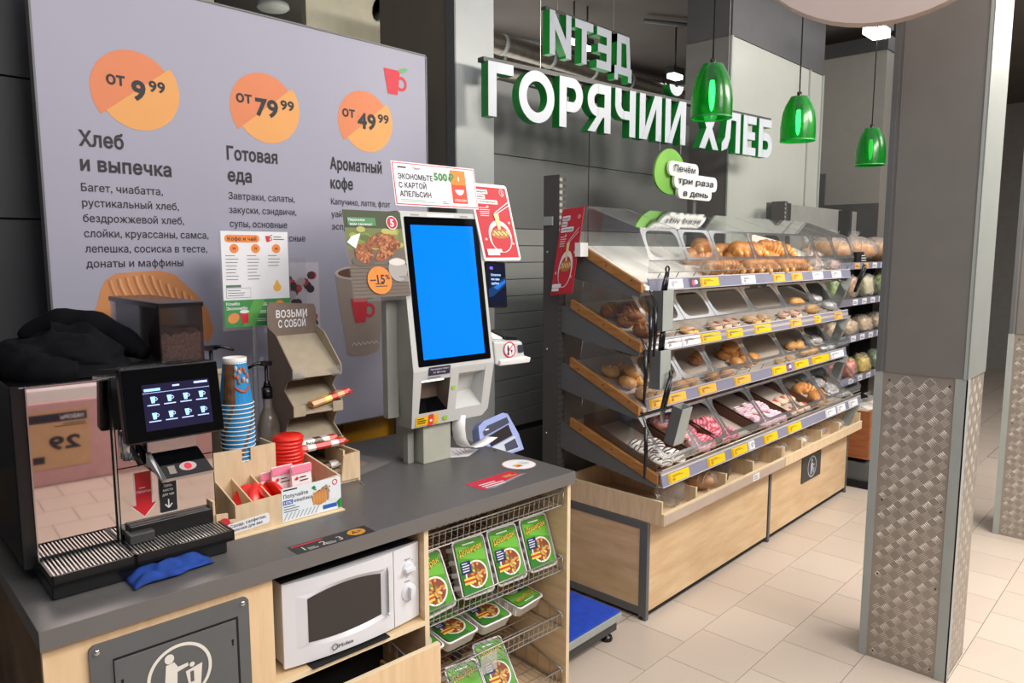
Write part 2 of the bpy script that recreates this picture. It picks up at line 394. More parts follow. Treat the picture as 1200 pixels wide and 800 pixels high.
def pillar(x0, x1, y0, y1, zc, label):
    t = thing('pillar', label, 'pillar', ((x0 + x1) / 2, (y0 + y1) / 2, 0))
    b = MB(); b.box(x0 + .004, y0 + .004, 0, x1 - .004, y1 - .004, 3.55, dark_metal); b.build('core', t)
    b = MB(); b.box(x0 - .006, y0, zc, x0 + .005, y1, 3.55, pw); b.build('front_cladding', t)
    b = MB(); b.box(x0 - .006, y0 - .006, zc, x1, y0 + .005, 3.55, pside); b.build('side_cladding', t)
    b = MB(); b.box(x0 - .008, y0 + .0, zc, x0 - .004, y0 + .008, 3.55, lt_metal)
    b.box(x0 - .008, y1 - .018, zc, x0 - .005, y1, 3.55, grey_metal); b.box(x0 - .009, y1 - .034, zc, x0 - .005, y1 - .03, 3.55, grey_metal); b.build('edge_trim', t)
    b = MB(); b.box(x0 - .002, y0, .0, x0 + .004, y1, zc, tread); b.build('tread_plate', t)
    b = MB(); b.box(x0, y0 - .002, .0, x1, y0 + .004, zc, tread); b.build('tread_plate', t)
    tread_face((x0 - .002, y1 - .028, 0), (0, -1, 0), (0, 0, 1), y1 - y0 - .06, zc, 'tread_ribs', t)
    tread_face((x0 + .03, y0 - .002, 0), (1, 0, 0), (0, 0, 1), x1 - x0 - .04, zc, 'tread_ribs', t)
    b = MB(); b.box(x0 - .006, y1 - .026, 0, x0, y1 + .003, zc, lt_metal); b.build('corner_trim', t)
    b = MB(); b.box(x0 - .006, y0 - .006, 0, x0, y0 + .033, zc, lt_metal); b.box(x0 - .006, y0 - .006, 0, x0 + .035, y0 - .002, zc, lt_metal); b.build('corner_trim', t)
    b = MB()
    for yy in (y1 - .05, y0 + .05):
        for zz in (zc - .03, zc - .5, .35, .03): b.lathe([(0, -.0015), (.004, -.0015), (.004, 0)], (x0 - .002, yy, zz), dark_metal, 8, 'x')
    b.build('rivets', t)
pillar(3.0, 3.27, .609, .912, 1.148, 'square pillar in the right foreground with ribbed tread-plate lower cladding')
pillar(4.86, 5.2, .35, .798, 1.152, 'tread-plate clad pillar at the right edge, behind the foreground pillar')

# ---- ducts, pipes, conduits above
duct_m = mat('duct_foil', '8A8378', .3, .8, var=.15, scale=20)
def duct(pts_a, pts_b, r, label, n=60, name='ventilation_duct'):
    t = thing(name, label, 'duct', pts_a)
    A, B = Vector(pts_a), Vector(pts_b); L = (B - A).length; k = int(L / .035)
    b = MB(); b.tube([A + (B - A) * (i / k) for i in range(k + 1)], [r * (1 + .05 * (i % 2)) for i in range(k + 1)], duct_m, 14); b.build('hose', t)
    for i in range(0, k, 14):
        b = MB(); p = A + (B - A) * (i / k); b.tube([p, p + (B - A).normalized() * .03], r * 1.09, lt_metal, 14); b.build('clamp_band', t)
    b = MB(); b.tube([A + Vector((.3, 0, 0)), A + Vector((.3, 0, 3.55 - A.z))], .004, dark_metal); b.tube([B - Vector((.3, 0, 0)), B + Vector((-.3, 0, 3.55 - B.z))], .004, dark_metal); b.build('hanger_rods', t)
duct((2.7, 3.6, 2.98), (6.4, 3.6, 2.98), .065, 'corrugated foil ventilation duct running behind the green letter signs')
duct((4.5, 5.0, 3.33), (7.6, 4.6, 3.33), .14, 'wide silver duct under the dark ceiling right of the mirrored letters')
for (a, c, l) in (((3.2, 4.7, 3.3), (5.5, 3.9, 3.3), 'thin grey conduit rod crossing under the dark ceiling left of the mirrored letters'), ((5.4, 3.6, 3.5), (6.5, 3.0, 3.5), 'black curved track under the ceiling beside the wide column')):
    b = MB(); b.tube([a, c], .018, grey_metal); tag(b.build('ceiling_pipe', None, a), l, 'pipe')
# lamps seen through the letters
lampm = mat('lamp_glow', 'FFF6E8', emit=9)
for (x, y, z, s, l) in ((4.75, 3.82, 3.245, .05, 'small bright square ceiling lamp seen through the mirrored letters'), (4.92, 3.82, 3.23, .045, 'second small bright lamp, right one of the pair behind the mirrored letters'), (5.9, 3.6, 3.14, .07, 'oblong lit lamp beside the wide column above the duct'), (5.6, 1.83, 3.12, .11, 'lit lamp just under the white hanging disc')):
    t = thing('ceiling_lamp', l, 'lamp', (x, y, z))
    b = MB(); b.box(x - s * 1.3, y - s * .6, z + .012, x + s * 1.3, y + s * .6, z + .07, dark_metal); b.tube([(x, y, z + .06), (x, y, 3.55)], .008, dark_metal); b.build('housing', t)
    b = MB(); b.box(x - s, y - s * .5, z - s * .35, x + s, y + s * .5, z + .012, lampm); b.build('diffuser', t)
t = thing('far_ceiling_grid', 'yellowish lit ceiling grating far behind the pendant lamps', 'ceiling grid', (8.4, 3.2, 3.5))
for i in range(6): b = MB(); b.box(7.6 + i * .5, 2.2, 3.48, 7.64 + i * .5, 4.6, 3.54, mat('glowing_brass_slat', 'B59A62', .4, emit=.15)); b.build('slat', t)  # faint glow in the slat colour stands for light on the grid
for i in range(5): b = MB(); b.box(7.6, 2.3 + i * .5, 3.46, 10.2, 2.33 + i * .5, 3.48, MATS['glowing_brass_slat']); b.build('slat', t)
# above the banner
b = MB(); b.box(2.47, 4.0, 0, 3.2, 4.05, 3.55, mat('beige_panel', 'B5B09C', .5)); b.box(1.55, 4.0, 2.6, 1.915, 4.05, 3.55, MATS['beige_panel'])
struct(b, 'wall_inner')
b = MB(); b.box(1.0, 5.2, 0, 2.5, 5.25, 3.55, blackm); struct(b, 'wall_service')
t = thing('vertical_pipes', 'bundle of vertical silver and dark pipes right of the banner top', 'pipes', (3.2, 3.95, 0))
for i, x in enumerate((3.16, 3.215, 3.25, 3.30, 3.34)):
    b = MB(); b.tube([(x, 3.95, 0), (x, 3.95, 3.55)], .017, lt_metal if i % 2 == 0 else dark_metal, 10); b.build('pipe', t)
t = thing('air_valve', 'grey round ventilation outlet hanging above the banner', 'vent', (2.2, 3.9, 2.93))
b = MB(); b.lathe([(.0, .0), (.08, 0), (.09, .01), (.085, .03), (.06, .04)], (2.2, 3.9, 2.93), lt_metal, 20); b.build('rim', t)
b = MB(); b.tube([(2.2, 3.9, 2.96 + .02 * i) for i in range(30)], [.058 + .004 * (i % 2) for i in range(30)], dark_metal, 14); b.build('hose', t)

# ================================================================== BANNER
bn = mat('banner_lilac_white', 'A09FB0', .5, var=.015, scale=3)
t = thing('menu_banner', 'large pale menu banner with orange price circles standing behind the counter', 'banner', (1.42, 2.56, 0))
b = MB(); b.box(.673, 2.56, .9, 2.16, 2.59, 2.44, bn); b.build('panel', t)
b = MB()
for q in ((.667, .9, .673, 2.446), (2.16, .9, 2.166, 2.446), (.667, 2.44, 2.166, 2.446), (.667, .896, 2.166, .9)): b.box(q[0], 2.557, q[1], q[2], 2.592, q[3], grey_metal)
b.build('frame', t)
b = MB(); b.box(.75, 2.575, 0, .8, 2.6, .9, dark_metal); b.box(2.02, 2.575, 0, 2.06, 2.6, .9, dark_metal); b.build('support_posts', t)
BP = lambda: Print((0, 2.56, 0), (1, 0, 0), (0, 0, 1), .0008)
p = BP()
bi = flat('15151D', 'banner_ink'); o1 = flat('DE8253', 'banner_orange'); o2 = flat('E7A35A', 'banner_amber'); red = flat('D22B3C', 'print_red')
def price(cx, cz, r, big):
    a = R(38)
    p.ell(cx - r * .05, cz - r * .04, r, r, o1, 1, 24, a, a + pi)
    p.ell(cx + r * .07, cz + r * .054, r, r, o2, 1, 24, a + pi, a + 2 * pi)
    one = len(big) == 1; q = (-.088, .056, -.014, .044, .04, .052) if one else (-.112, .06, -.040, .09, .06, .056)
    p.txt('от', cx + q[0], cz + .010, .038, bi, w=q[1], bold=.035); p.txt(big, cx + q[2], cz - .026, .060, bi, w=q[3], bold=.045); p.txt('99', cx + q[4], cz + .006, .034, bi, w=q[5], bold=.04)
for a_ in ((.952, 2.112, .129, '9'), (1.4, 2.118, .129, '79'), (1.84, 2.125, .126, '49')): price(*a_); p.build('price_badge', t); p = BP()
def bt_(s, x, z, w, h, bold=.0): q = BP(); q.txt(s, x, z, h, bi, w=w, bold=bold); q.build('text_line', t)
p = BP(); bt_('Хлеб', .775, 1.925, .13, .045, .035); bt_('и выпечка', .775, 1.85, .275, .043, .035)
for i, (s, w) in enumerate((('Багет, чиабатта,', .245), ('рустикальный хлеб,', .295), ('бездрожжевой хлеб,', .31), ('слойки, круассаны, самса,', .392), ('лепешка, сосиска в тесте,', .385), ('донаты и маффины', .30))): bt_(s, .773, 1.787 - i * .047, w, .024, .008)
p = BP(); bt_('Готовая', 1.245, 1.925, .195, .045, .035); bt_('еда', 1.245, 1.85, .09, .043, .035)
for i, (s, w) in enumerate((('Завтраки, салаты,', .26), ('закуски, сэндвичи,', .265), ('супы, основные', .225), ('блюда, комплексные', .30), ('обеды', .09))): bt_(s, 1.245, 1.787 - i * .049, w, .024, .008)
p = BP(); bt_('Ароматный', 1.665, 1.925, .25, .045, .035); bt_('кофе', 1.665, 1.85, .105, .043, .035)
for i, (s, w) in enumerate((('Капучино, латте, флэт', .29), ('уайт, американо,', .25), ('эспрессо', .15))): bt_(s, 1.665, 1.787 - i * .049, w, .024, .008)
# logo cup
def cup_logo(P, cx, cy, k, l=2):
    P.poly([(cx - .055 * k, cy + .05 * k), (cx + .03 * k, cy + .05 * k), (cx + .015 * k, cy - .05 * k), (cx - .035 * k, cy - .05 * k)], red, l)
    P.ring(cx + .035 * k, cy - .002 * k, .03 * k, .012 * k, red, l)
    P.ell(cx + .045 * k, cy + .055 * k, .026 * k, .009 * k, green_g, l, rot=.3)
p = BP(); cup_logo(p, 1.99, 2.305, 1); p.build('cup_logo', t); p = BP()
# croissant picture
cr1 = flat('C98550', 'croissant_print'); cr2 = flat('B26A42', 'croissant_print_dark'); cr3 = flat('D6A070', 'croissant_print_light')
def croissant_print(P, cx, cy, k, l=1):
    top = [(-.2, -.01), (-.18, .03), (-.13, .06), (-.03, .065), (.06, .07), (.13, .05), (.18, .0), (.24, -.06), (.29, -.14), (.31, -.24), (.28, -.30), (.24, -.24), (.18, -.16), (.08, -.1), (-.06, -.1), (-.14, -.14), (-.2, -.2), (-.24, -.2), (-.25, -.15), (-.22, -.08)]
    P.poly([(cx + x * k, cy + y * k) for x, y in top], cr1, l)
    for i in range(11):
        x = -.17 + i * .036; y0 = .052 - abs(i - 4) * .006 - max(0, i - 5) * .014; w = .007 + .004 * (i % 2)
        for q, cc_ in ((0, cr2), (.011, cr3)):
            L_ = [(x + q + .055 * k_ ** 1.5, y0 - .135 * k_) for k_ in (0, .25, .5, .75, 1)]
            P.poly([(cx + a * k, cy + c * k) for a, c in L_] + [(cx + (a + w) * k, cy + c * k) for a, c in L_[::-1]], cc_, l + 1)
croissant_print(p, .95, 1.49, .7); p.build('croissant_picture', t); p = BP()
p.rect(1.36, 1.30, 1.60, 1.56, flat('B8B4BE', 'photo_pale'), 1)
for i in range(46):
    random.seed(i); p.ell(1.37 + random.random() * .21, 1.32 + random.random() * .2, .018, .016, flat(('2A1820', '8C1F33', 'B02A40', '4A2230', 'A79A9C')[i % 5]), 2, 8)
p.build('berry_picture', t); p = BP()
cupc = flat('9A8C84', 'cup_picture'); cupd = flat('84776F', 'cup_picture_shade')
p.poly([(1.672, 1.515), (1.925, 1.515), (1.882, 1.19), (1.722, 1.19)], cupc, 1); p.ell(1.80, 1.19, .08, .02, cupc, 1.5); p.ell(1.798, 1.515, .126, .03, flat('C9C2BE', 'cup_rim'), 2); p.ell(1.798, 1.515, .112, .022, flat('6A4630', 'coffee_print'), 3)
cup_logo(p, 1.80, 1.36, 1.0, 3)
for i in range(6): p.line([(1.745 + i * .022, 1.215), (1.756 + i * .022, 1.228), (1.767 + i * .022, 1.215)], .003, flat('D8D2CC', 'cup_zigzag'), 3)
p.ell(1.72, 1.70 - .03, .0, .0, bi, 2, 3)
p.build('cup_picture', t)
# yellow board under banner
yb = mat('mustard_board', 'B9820F', .35, var=.05)
b = MB(); b.box(.4, 2.66, 0, 2.03, 2.69, .93, yb); b.box(1.75, 2.65, 0, 1.765, 2.66, .93, yb); tag(b.build('mustard_board', None, (1.2, 2.66, 0)), 'mustard yellow board visible in the gap below the banner', 'board')

# ================================================================== LETTER SIGNS
def letter(b, ch, x, w, h=1.0, t=.2):
    """bold sans letter from bars, slants and arcs; faces white, returns green"""
    cnt = [0]
    def E(pts): cnt[0] += 1; b.ext([(x + q[0] * w * h, q[1] * h) for q in pts], 'y', -.0004 * cnt[0], b.dep + .0003 * cnt[0], sign_w, green_g)
    tt = t / w
    def bar(x0, z0, x1, z1): E([(x0, z0), (x1, z0), (x1, z1), (x0, z1)])
    def arc(cx, cz, rx, rz, a0, a1, n=14):
        o = [(cx + rx * cos(R(a0 + (a1 - a0) * k / n)), cz + rz * sin(R(a0 + (a1 - a0) * k / n))) for k in range(n + 1)]
        i = [(cx + (rx - tt) * cos(R(a0 + (a1 - a0) * k / n)), cz + (rz - t) * sin(R(a0 + (a1 - a0) * k / n))) for k in range(n + 1)]
        O = [(x + q[0] * w * h, 0, q[1] * h) for q in o]; I = [(x + q[0] * w * h, 0, q[1] * h) for q in i]; D = b.dep; m = n + 1
        ob = [(q[0], D, q[2]) for q in O]; ib = [(q[0], D, q[2]) for q in I]
        b.add(O + I, [(k, k + 1, m + k + 1, m + k) for k in range(n)], sign_w)
        b.add(ob + ib, [(k, m + k, m + k + 1, k + 1) for k in range(n)], green_g)
        b.add(O + ob, [(k, m + k, m + k + 1, k + 1) for k in range(n)], green_g)
        b.add(I + ib, [(k, k + 1, m + k + 1, m + k) for k in range(n)], green_g)
        b.add([O[0], I[0], ib[0], ob[0]], [(0, 1, 2, 3)], green_g); b.add([O[-1], I[-1], ib[-1], ob[-1]], [(0, 3, 2, 1)], green_g)
    if ch == 'Г': bar(0, 0, tt, 1); bar(tt, 1 - t, 1, 1)
    elif ch == 'О': arc(.5, .5, .5, .5, 0, 360, 32)
    elif ch == 'Р': bar(0, 0, tt, 1); bar(tt, 1 - t, .55, 1); bar(tt, .32, .55, .32 + t); arc(.55, .66, .45, .34, -90, 90)
    elif ch == 'Я': bar(1 - tt, 0, 1, 1); bar(.45, 1 - t, 1 - tt, 1); bar(.45, .32, 1 - tt, .32 + t); arc(.45, .66, .45, .34, 90, 270); E([(0, 0), (tt * 1.15, 0), (.4 + tt, .34), (.4, .34)])
    elif ch == 'Ч': bar(1 - tt, 0, 1, 1); bar(0, .68, tt, 1); bar(.42, .36, 1 - tt, .36 + t * .9); arc(.42, .68, .42, .32, 180, 270)
    elif ch in 'ИЙN':
        bar(0, 0, tt, 1); bar(1 - tt, 0, 1, 1)
        if ch == 'N': E([(tt * .8, 1), (tt * .2, .8), (1 - tt * .8, 0), (1 - tt * .2, .2)])
        else: E([(tt * .4, 0), (tt * 1.3, 0), (1 - tt * .4, 1), (1 - tt * 1.3, 1)])
        if ch == 'Й': arc(.5, 1.34, .34, .24, 180, 360, 12)
    elif ch == 'Х': E([(0, 0), (tt * 1.2, 0), (1, 1), (1 - tt * 1.2, 1)]); E([(1 - tt * 1.2, 0), (1, 0), (tt * 1.2, 1), (0, 1)])
    elif ch == 'Л': bar(1 - tt, 0, 1, 1); bar(.25, 1 - t, 1 - tt, 1); E([(.25, .8), (.25 + tt, 1), (.2 + tt, .35), (.05 + tt, .08), (0, 0), (0, t), (.17, .35)])
    elif ch == 'Е': bar(0, 0, tt, 1); bar(tt, 0, 1, t); bar(tt, .4, .92, .4 + t); bar(tt, 1 - t, 1, 1)
    elif ch == 'Э': bar(1 - tt, 0, 1, 1); bar(0, 0, 1 - tt, t); bar(.08, .4, 1 - tt, .4 + t); bar(0, 1 - t, 1 - tt, 1)
    elif ch == 'Б': bar(0, 0, tt, 1); bar(tt, 1 - t, .9, 1); bar(tt, 0, .55, t); bar(tt, .44, .55, .44 + t); arc(.55, .32, .45, .32, -90, 90)
    elif ch == 'Т': bar(0, 1 - t, 1, 1); bar(.5 - tt / 2, 0, .5 + tt / 2, 1 - t)
    elif ch == 'D': E([(.0, .0), (.12, .0), (.12, .3), (0, .3)]) if 0 else None
    if ch == 'Д':   # seen mirrored: straight stem left, slant right
        bar(0, -.15, tt * .8, t); bar(1 - tt * .8, -.15, 1, t); bar(0, 0, 1, t); bar(.12, t, .12 + tt, 1); bar(.12, 1 - t, .8, 1); E([(.62, 1), (.82, 1), (.92, t), (.7, t)])
def sign(name, label, text, org, rz, h, dep, thk, gap):
    t = thing(name, label, 'sign', org, rz=rz); x = 0
    for ch in text:
        if ch[0] == ' ': x += h * .42; continue
        b = MB(); b.dep = dep; letter(b, ch[0], 0, ch[1], h, thk); xx = x
        o = b.build('letter', None, (0, 0, 0)); o.parent = t; o.location = (xx, 0, 0); x += ch[1] * h + gap * h
    b = MB(); b.box(-.01, dep * .4, h * 1.0, x - gap * h + .01, dep + .012, h * 1.0 + .02, dark_metal); o = b.build('carrier_rail', None, (0, 0, 0)); o.parent = t
    for q in (.15, .8):
        b = MB(); b.tube([(x * q, dep, h * 1.03), (x * q, dep, 3.55 - org[2])], .0015, wire_m, 4); o = b.build('suspension_cable', None, (0, 0, 0)); o.parent = t
    return t, x
W1 = [('Г', .62), ('О', .95), ('Р', .68), ('Я', .72), ('Ч', .68), ('И', .78), ('Й', .78), (' ', 0), ('Х', .8), ('Л', .82), ('Е', .6), ('Б', .68)]
s1, x1 = sign('bakery_sign', 'long hanging sign of white letters with green sides reading ГОРЯЧИЙ ХЛЕБ', W1, (2.40, 2.415, 2.205), R(-6.2), .238, .05, .2, .14)
print('sign1 length', x1)
s2, x2 = sign('kids_sign', 'mirrored white and green letter sign reading ДЕТИ backwards, hung further back', [('N', .8), ('Т', .72), ('Э', .62), ('Д', .78)], (3.50, 3.0, 2.78), 0, .255, .055, .2, .15)
print('sign2 length', x2)

# hanging round sign: baked three times a day
t = thing('round_hanging_sign', 'green oval hanging sign with white speech bubble reading Печём три раза в день', 'sign', (3.75, 2.25, 2.0))
lg = mat('leaf_green', '8CC35A', .5, h2='6FAE4A', scale=4)
b = MB(); b.ext([(3.67 + .165 * cos(a * pi / 18) * (1 - .15 * sin(a * pi / 18)), 2.045 + .125 * sin(a * pi / 18)) for a in range(36)], 'y', 2.25, 2.262, lg); b.build('green_disc', t, bev=.002)
bub = []
for (x0, z0, x1_, z1) in ((3.605, 2.02, 3.925, 2.10), (3.66, 1.955, 4.145, 2.04), (3.70, 1.90, 4.08, 1.975)):
    b = MB(); b.ext(rrect(x0, z0, x1_, z1, .036), 'y', 2.222 - .002 * len(bub), 2.236, white_sh); bub.append(b.build('speech_bubble', t))
p = Print((0, 2.215, 0), (1, 0, 0), (0, 0, 1), .001)
p.txt('Печём', 3.645, 2.045, .036, ink, w=.23, bold=.02, shear=.12); p.txt('три раза', 3.69, 1.982, .034, ink, w=.40, bold=.02, shear=.12); p.txt('в день', 3.75, 1.915, .034, ink, w=.28, bold=.02, shear=.12)
p.build('lettering', t)
b = MB()
for x in (3.56, 3.78): b.tube([(x, 2.256, 2.15), (x, 2.256, 2.23)], .0016, wire_m, 5)
b.build('hanging_wire', t)
b = MB(); b.box(3.895, 2.23, 1.81, 3.925, 2.236, 1.905, acr_e); b.build('clear_strip', t)

# ================================================================== PENDANT LAMPS
shade_m = clear('green_acrylic', '058A26', .38, .1, .8, C('20C84C'))
bulb_m = mat('lit_bulb', 'D8FFD0', emit=14)
def pendant(x, y, z, label, dim=False):
    t = thing('pendant_lamp', label, 'lamp', (x, y, z), group=None)
    b = MB(); pr = [(.088, 0), (.0885, .07), (.085, .11), (.078, .15), (.066, .185), (.05, .212), (.044, .226), (.0, .228)]
    b.lathe([(r, h + z) for r, h in pr] , (x, y, 0), shade_m, 28); b.build('shade', t)
    b = MB(); b.lathe([(.0885, -.001 + z), (.0885, .006 + z), (.085, .006 + z), (.085, -.001 + z)], (x, y, 0), green_g, 28); b.build('rim', t)
    b = MB(); b.tube([(x, y, z + .215), (x, y, z + .25)], .012, black, 10); b.tube([(x, y, z + .16), (x, y, z + .215)], .02, black, 10); b.build('socket', t)
    b = MB(); b.tube([(x, y, z + .23), (x, y, 3.55)], .0035, black, 6); b.build('cord', t)
    b = MB(); b.ellip((x, y, z + .105), (.013, .013, .075), bulb_m if not dim else mat('dim_bulb', 'A8E8A0', emit=1.5), 12, 8); b.build('bulb', t)
pendant(3.01, 1.65, 2.178, 'green translucent pendant lamp nearest, overlapping the hanging letters')
pendant(3.93, 1.65, 2.178, 'green translucent pendant lamp in the middle, glowing before the pale column')
pendant(5.0, 1.63, 2.14, 'green pendant lamp furthest right, darker, in front of the grey partition', True)
# white disc
t = thing('hanging_disc', 'large white round disc hanging at the top edge above the pillar', 'hanging sign', (2.46, .8, 2.29))
dn = Vector((2.46, .8, 0)).normalized()
disc_m = mat('disc_rosy_white', 'B5A49C', .6, var=.02)
b = MB(); ex = Vector((dn.y, -dn.x, 0)); cc = Vector((2.46, .8, 2.29 + .455))
F_ = [cc + ex * .455 * cos(2 * pi * k / 64) + Vector((0, 0, 1)) * .455 * sin(2 * pi * k / 64) for k in range(64)]; B_ = [q + dn * .05 for q in F_]
b.add(F_, [tuple(range(64))], disc_m); b.add(B_, [tuple(range(64))[::-1]], disc_m); b.add(F_ + B_, [(k, 64 + k, 64 + (k + 1) % 64, (k + 1) % 64) for k in range(64)], disc_m); b.build('disc', t)
b = MB(); b.tube([cc + dn * .02 + Vector((0, 0, .4)), Vector((cc.x + dn.x * .02, cc.y + dn.y * .02, 3.55))], .003, wire_m); b.build('cable', t)

# ================================================================== BAKERY RACK
rk = thing('bakery_rack', 'four-tier grey bakery rack with sloping wooden-edged shelves and price rails', 'rack', (3.83, 2.2, 0))
XE = [2.62, 2.92, 3.2, 3.6, 4.0, 4.4, 4.7, 5.02]
TR = [dict(b=(2.10, 1.628), f=(1.72, 1.456), ft=(1.755, 1.70), k=(1.70, 1.565), bt=1.80, ry=1.72, rz=1.438),
      dict(b=(2.115, 1.366), f=(1.72, 1.205), ft=(1.79, 1.42), k=(1.70, 1.30), bt=1.475, ry=1.72, rz=1.174),
      dict(b=(2.117, 1.10), f=(1.72, .935), ft=(1.79, 1.155), k=(1.70, 1.03), bt=1.21, ry=1.72, rz=.924),
      dict(b=(2.113, .82), f=(1.62, .652), ft=(1.74, .895), k=(1.612, .735), bt=.965, ry=1.61, rz=.618)]
for x in (2.60, 3.80, 5.0):
    b = MB(); zt_ = 1.64 if x == 3.80 else 1.945; b.box(x, 2.165, .02, x + .05, 2.26, zt_, rack_grey); u = b.build('upright', rk, bev=.002)
    b = MB()
    for i in range(58 if x != 3.80 else 46):
        z = .32 + i * .028
        b.box(x - .001 + .0, 2.163, z, x + .018, 2.1652, z + .014, wire_m if z > 1.5 else dark_metal); b.box(x + .03, 2.163, z, x + .046, 2.1652, z + .014, dark_metal)
    b.build('slots', u, kind='stuff')
    b = MB()
    for z in (.75, 1.15, 1.6): b.lathe([(0, -.003), (.006, -.003), (.006, 0)], (x, 2.235, z), chrome, 8, 'x')
    b.build('screws', u)
b = MB(); b.box(2.65, 2.262, .45, 5.02, 2.27, 1.62, mat('rack_back', '8D8C88', .5)); b.build('back_panel', rk)
deckm = [mat('deck_white_paper', 'ECE7E0', .6, var=.03, scale=5), mat('deck_paper_grey', 'B8ABA0', .6, var=.05, scale=5)]
tagc = {0: 'wgwyWWoowwl', }
TG = [[(2.80, 2.93, wht), (2.985, 3.08, None), (3.085, 3.26, yel), (3.49, 3.65, wht), (3.86, 4.01, ora), (4.10, 4.25, ora), (4.40, 4.56, wht), (4.7, 4.86, wht)],
      [(2.66, 2.78, wht), (2.79, 2.93, wht), (2.935, 3.10, wht), (3.10, 3.30, yel), (3.355, 3.53, yel), (3.66, 3.86, yel), (4.11, 4.27, ora), (4.46, 4.56, yel), (4.78, 4.92, ora)],
      [(2.68, 2.80, ora), (2.825, 2.985, ora), (3.10, 3.27, ora), (3.46, 3.64, ora), (3.90, 4.08, yel), (4.10, 4.15, None), (4.20, 4.40, yel), (4.45, 4.73, yel), (4.75, 4.98, wht)],
      [(2.67, 2.84, yel), (3.005, 3.17, yel), (3.235, 3.40, yel), (3.41, 3.48, wht), (3.585, 3.75, yel), (3.88, 4.06, yel), (4.42, 4.58, wht), (4.60, 4.74, wht), (4.80, 4.96, wht)]]
pinkt = flat('C8567C', 'tag_pink')
for ti, T in enumerate(TR):
    (yb, zb), (yf, zf) = T['b'], T['f']
    for x in (2.60, 3.80, 5.0):       # sloping cantilever bracket
        b = MB(); b.ext([(2.165, zb - .01), (2.165, zb - .13), (2.05, zb - .155), (yf + .02, zf - .045), (yf + .01, zf - .012), (yb, zb - .012)], 'x', x + .018, x + .028, grey_metal); b.build('bracket', rk, bev=.002)
    b = MB(); b.ext([(yb, zb), (yb, zb - .016), (yf, zf - .016), (yf, zf)], 'x', 2.632, 5.02, deckm[0 if ti == 0 else 1]); b.build('shelf_deck', rk)
    b = MB(); b.ext([(yb - .01, zb + .022), (yb - .01, zb - .02), (yf + .01, zf - .028), (yf + .01, zf + .014)], 'x', 2.612, 2.632, wood_dk); s = b.build('side_strip', rk, bev=.003)
    b = MB()
    for q in (.15, .5, .85): b.lathe([(0, -.002), (.004, -.002), (.004, 0)], (2.612, yb + (yf - yb) * q, zb + (zf - zb) * q), dark_metal, 8, 'x')
    b.build('screws', s)
    ry, rz = T['ry'], T['rz']
    b = MB(); b.ext([(ry, rz), (ry - .004, rz), (ry + .006, rz + .047), (ry + .012, rz + .047)], 'x', 2.66 if ti < 3 else 2.62, 5.03, rail_m)
    b.box(2.66 if ti < 3 else 2.62, ry - .006, rz - .003, 5.03, yf + .01, rz, rail_c); b.box(2.66 if ti < 3 else 2.62, ry + .004, rz + .047, 5.03, ry + .014, rz + .052, rail_c)
    rl = b.build('price_rail', rk)
    ex, ey = (1, 0, 0), (0, .010, .047)
    for (xa, xb, m) in TG[ti]:
        p = Print((0, ry - .004, rz), ex, ey, .0012)
        if m: p.rect(xa, .003, xb, .044, m, 1)
        else: p.rect(xa, .003, xb, .044, flat('4A4858', 'tag_dark'), 1); p.ell((xa + xb) / 2 - .01, .023, .016, .014, pinkt, 2); p.ell((xa + xb) / 2 + .012, .026, .014, .01, wht, 2)
        if m:
            k = ink if m is not yel else flat('6A5208', 'tag_ink')
            p.rect(xa + .004, .006, xa + .02, .041, flat('C99A14', 'tag_shade') if m is not wht else flat('C9CAD2', 'tag_grey'), 2)
            p.txt(str(random.choice((29, 34, 49, 59, 64, 79))), xa + .03, .009, .016, k, l=2); p.lines(xa + .03, .032, (xb - xa) * .55, 2, .005, k, .002)
        p.build('price_tag', rl)
    # wire guard in front of the bins
    b = MB(); gy, gz = ry + .004, rz + .075
    if ti < 3:
        b.tube([(2.66, gy, gz), (5.02, gy, gz)], .0022, wire_m, 5)
        for i in range(16): x = 2.75 + i * .15; b.tube([(x, gy, gz), (x, gy + .02, rz + .04)], .002, dark_metal, 4)
    else:
        b.tube([(2.62, gy, gz - .005), (5.02, gy, gz - .005)], .004, wire_m, 6); b.tube([(2.62, gy + .004, gz + .012), (5.02, gy + .004, gz + .012)], .0025, wire_m, 5); b.box(2.62, ry + .008, rz + .048, 5.02, ry + .03, rz + .062, chrome)
    b.build('wire_guard', rk)
# lower back/base plate behind crates
b = MB(); b.box(2.62, 2.2, .02, 5.02, 2.26, .45, rack_grey); b.build('base_beam', rk)
# end brackets on the right side
for ti, T in enumerate(TR):
    b = MB(); y, z = T['f'] ; b.ext([(y + .05, z - .02), (y - .01, z - .02), (y + .06, z - .22), (y + .12, z - .22)], 'x', 5.02, 5.05, lt_metal); b.build('end_holder', rk)

# acrylic bins
def ringpanel(b, P0, ux, uz, w, h, mx, mt, mb_, r, m, th=.003):
    """panel w x h with a rounded opening, P0 lower-left"""
    P0, ux, uz = Vector(P0), Vector(ux).normalized(), Vector(uz).normalized(); n = ux.cross(uz)
    inner = rrect(mx, mb_, w - mx, h - mt, r, 6); N = len(inner); outer = []
    cx, cy = w / 2, h / 2
    for (x, y) in inner:
        dx, dy = x - cx, y - cy
        k = min((w / 2) / abs(dx) if dx else 9e9, (h / 2) / abs(dy) if dy else 9e9); outer.append((cx + dx * k, cy + dy * k))
    for s in (0, 1):
        q = [tuple(P0 + ux * x + uz * y + n * (th * s)) for x, y in inner + outer]
        b.add(q, [(i, (i + 1) % N, N + (i + 1) % N, N + i) if s else (i, N + i, N + (i + 1) % N, (i + 1) % N) for i in range(N)], m)
    return b
tn = ['top tier', 'second tier', 'third tier', 'bottom tier']
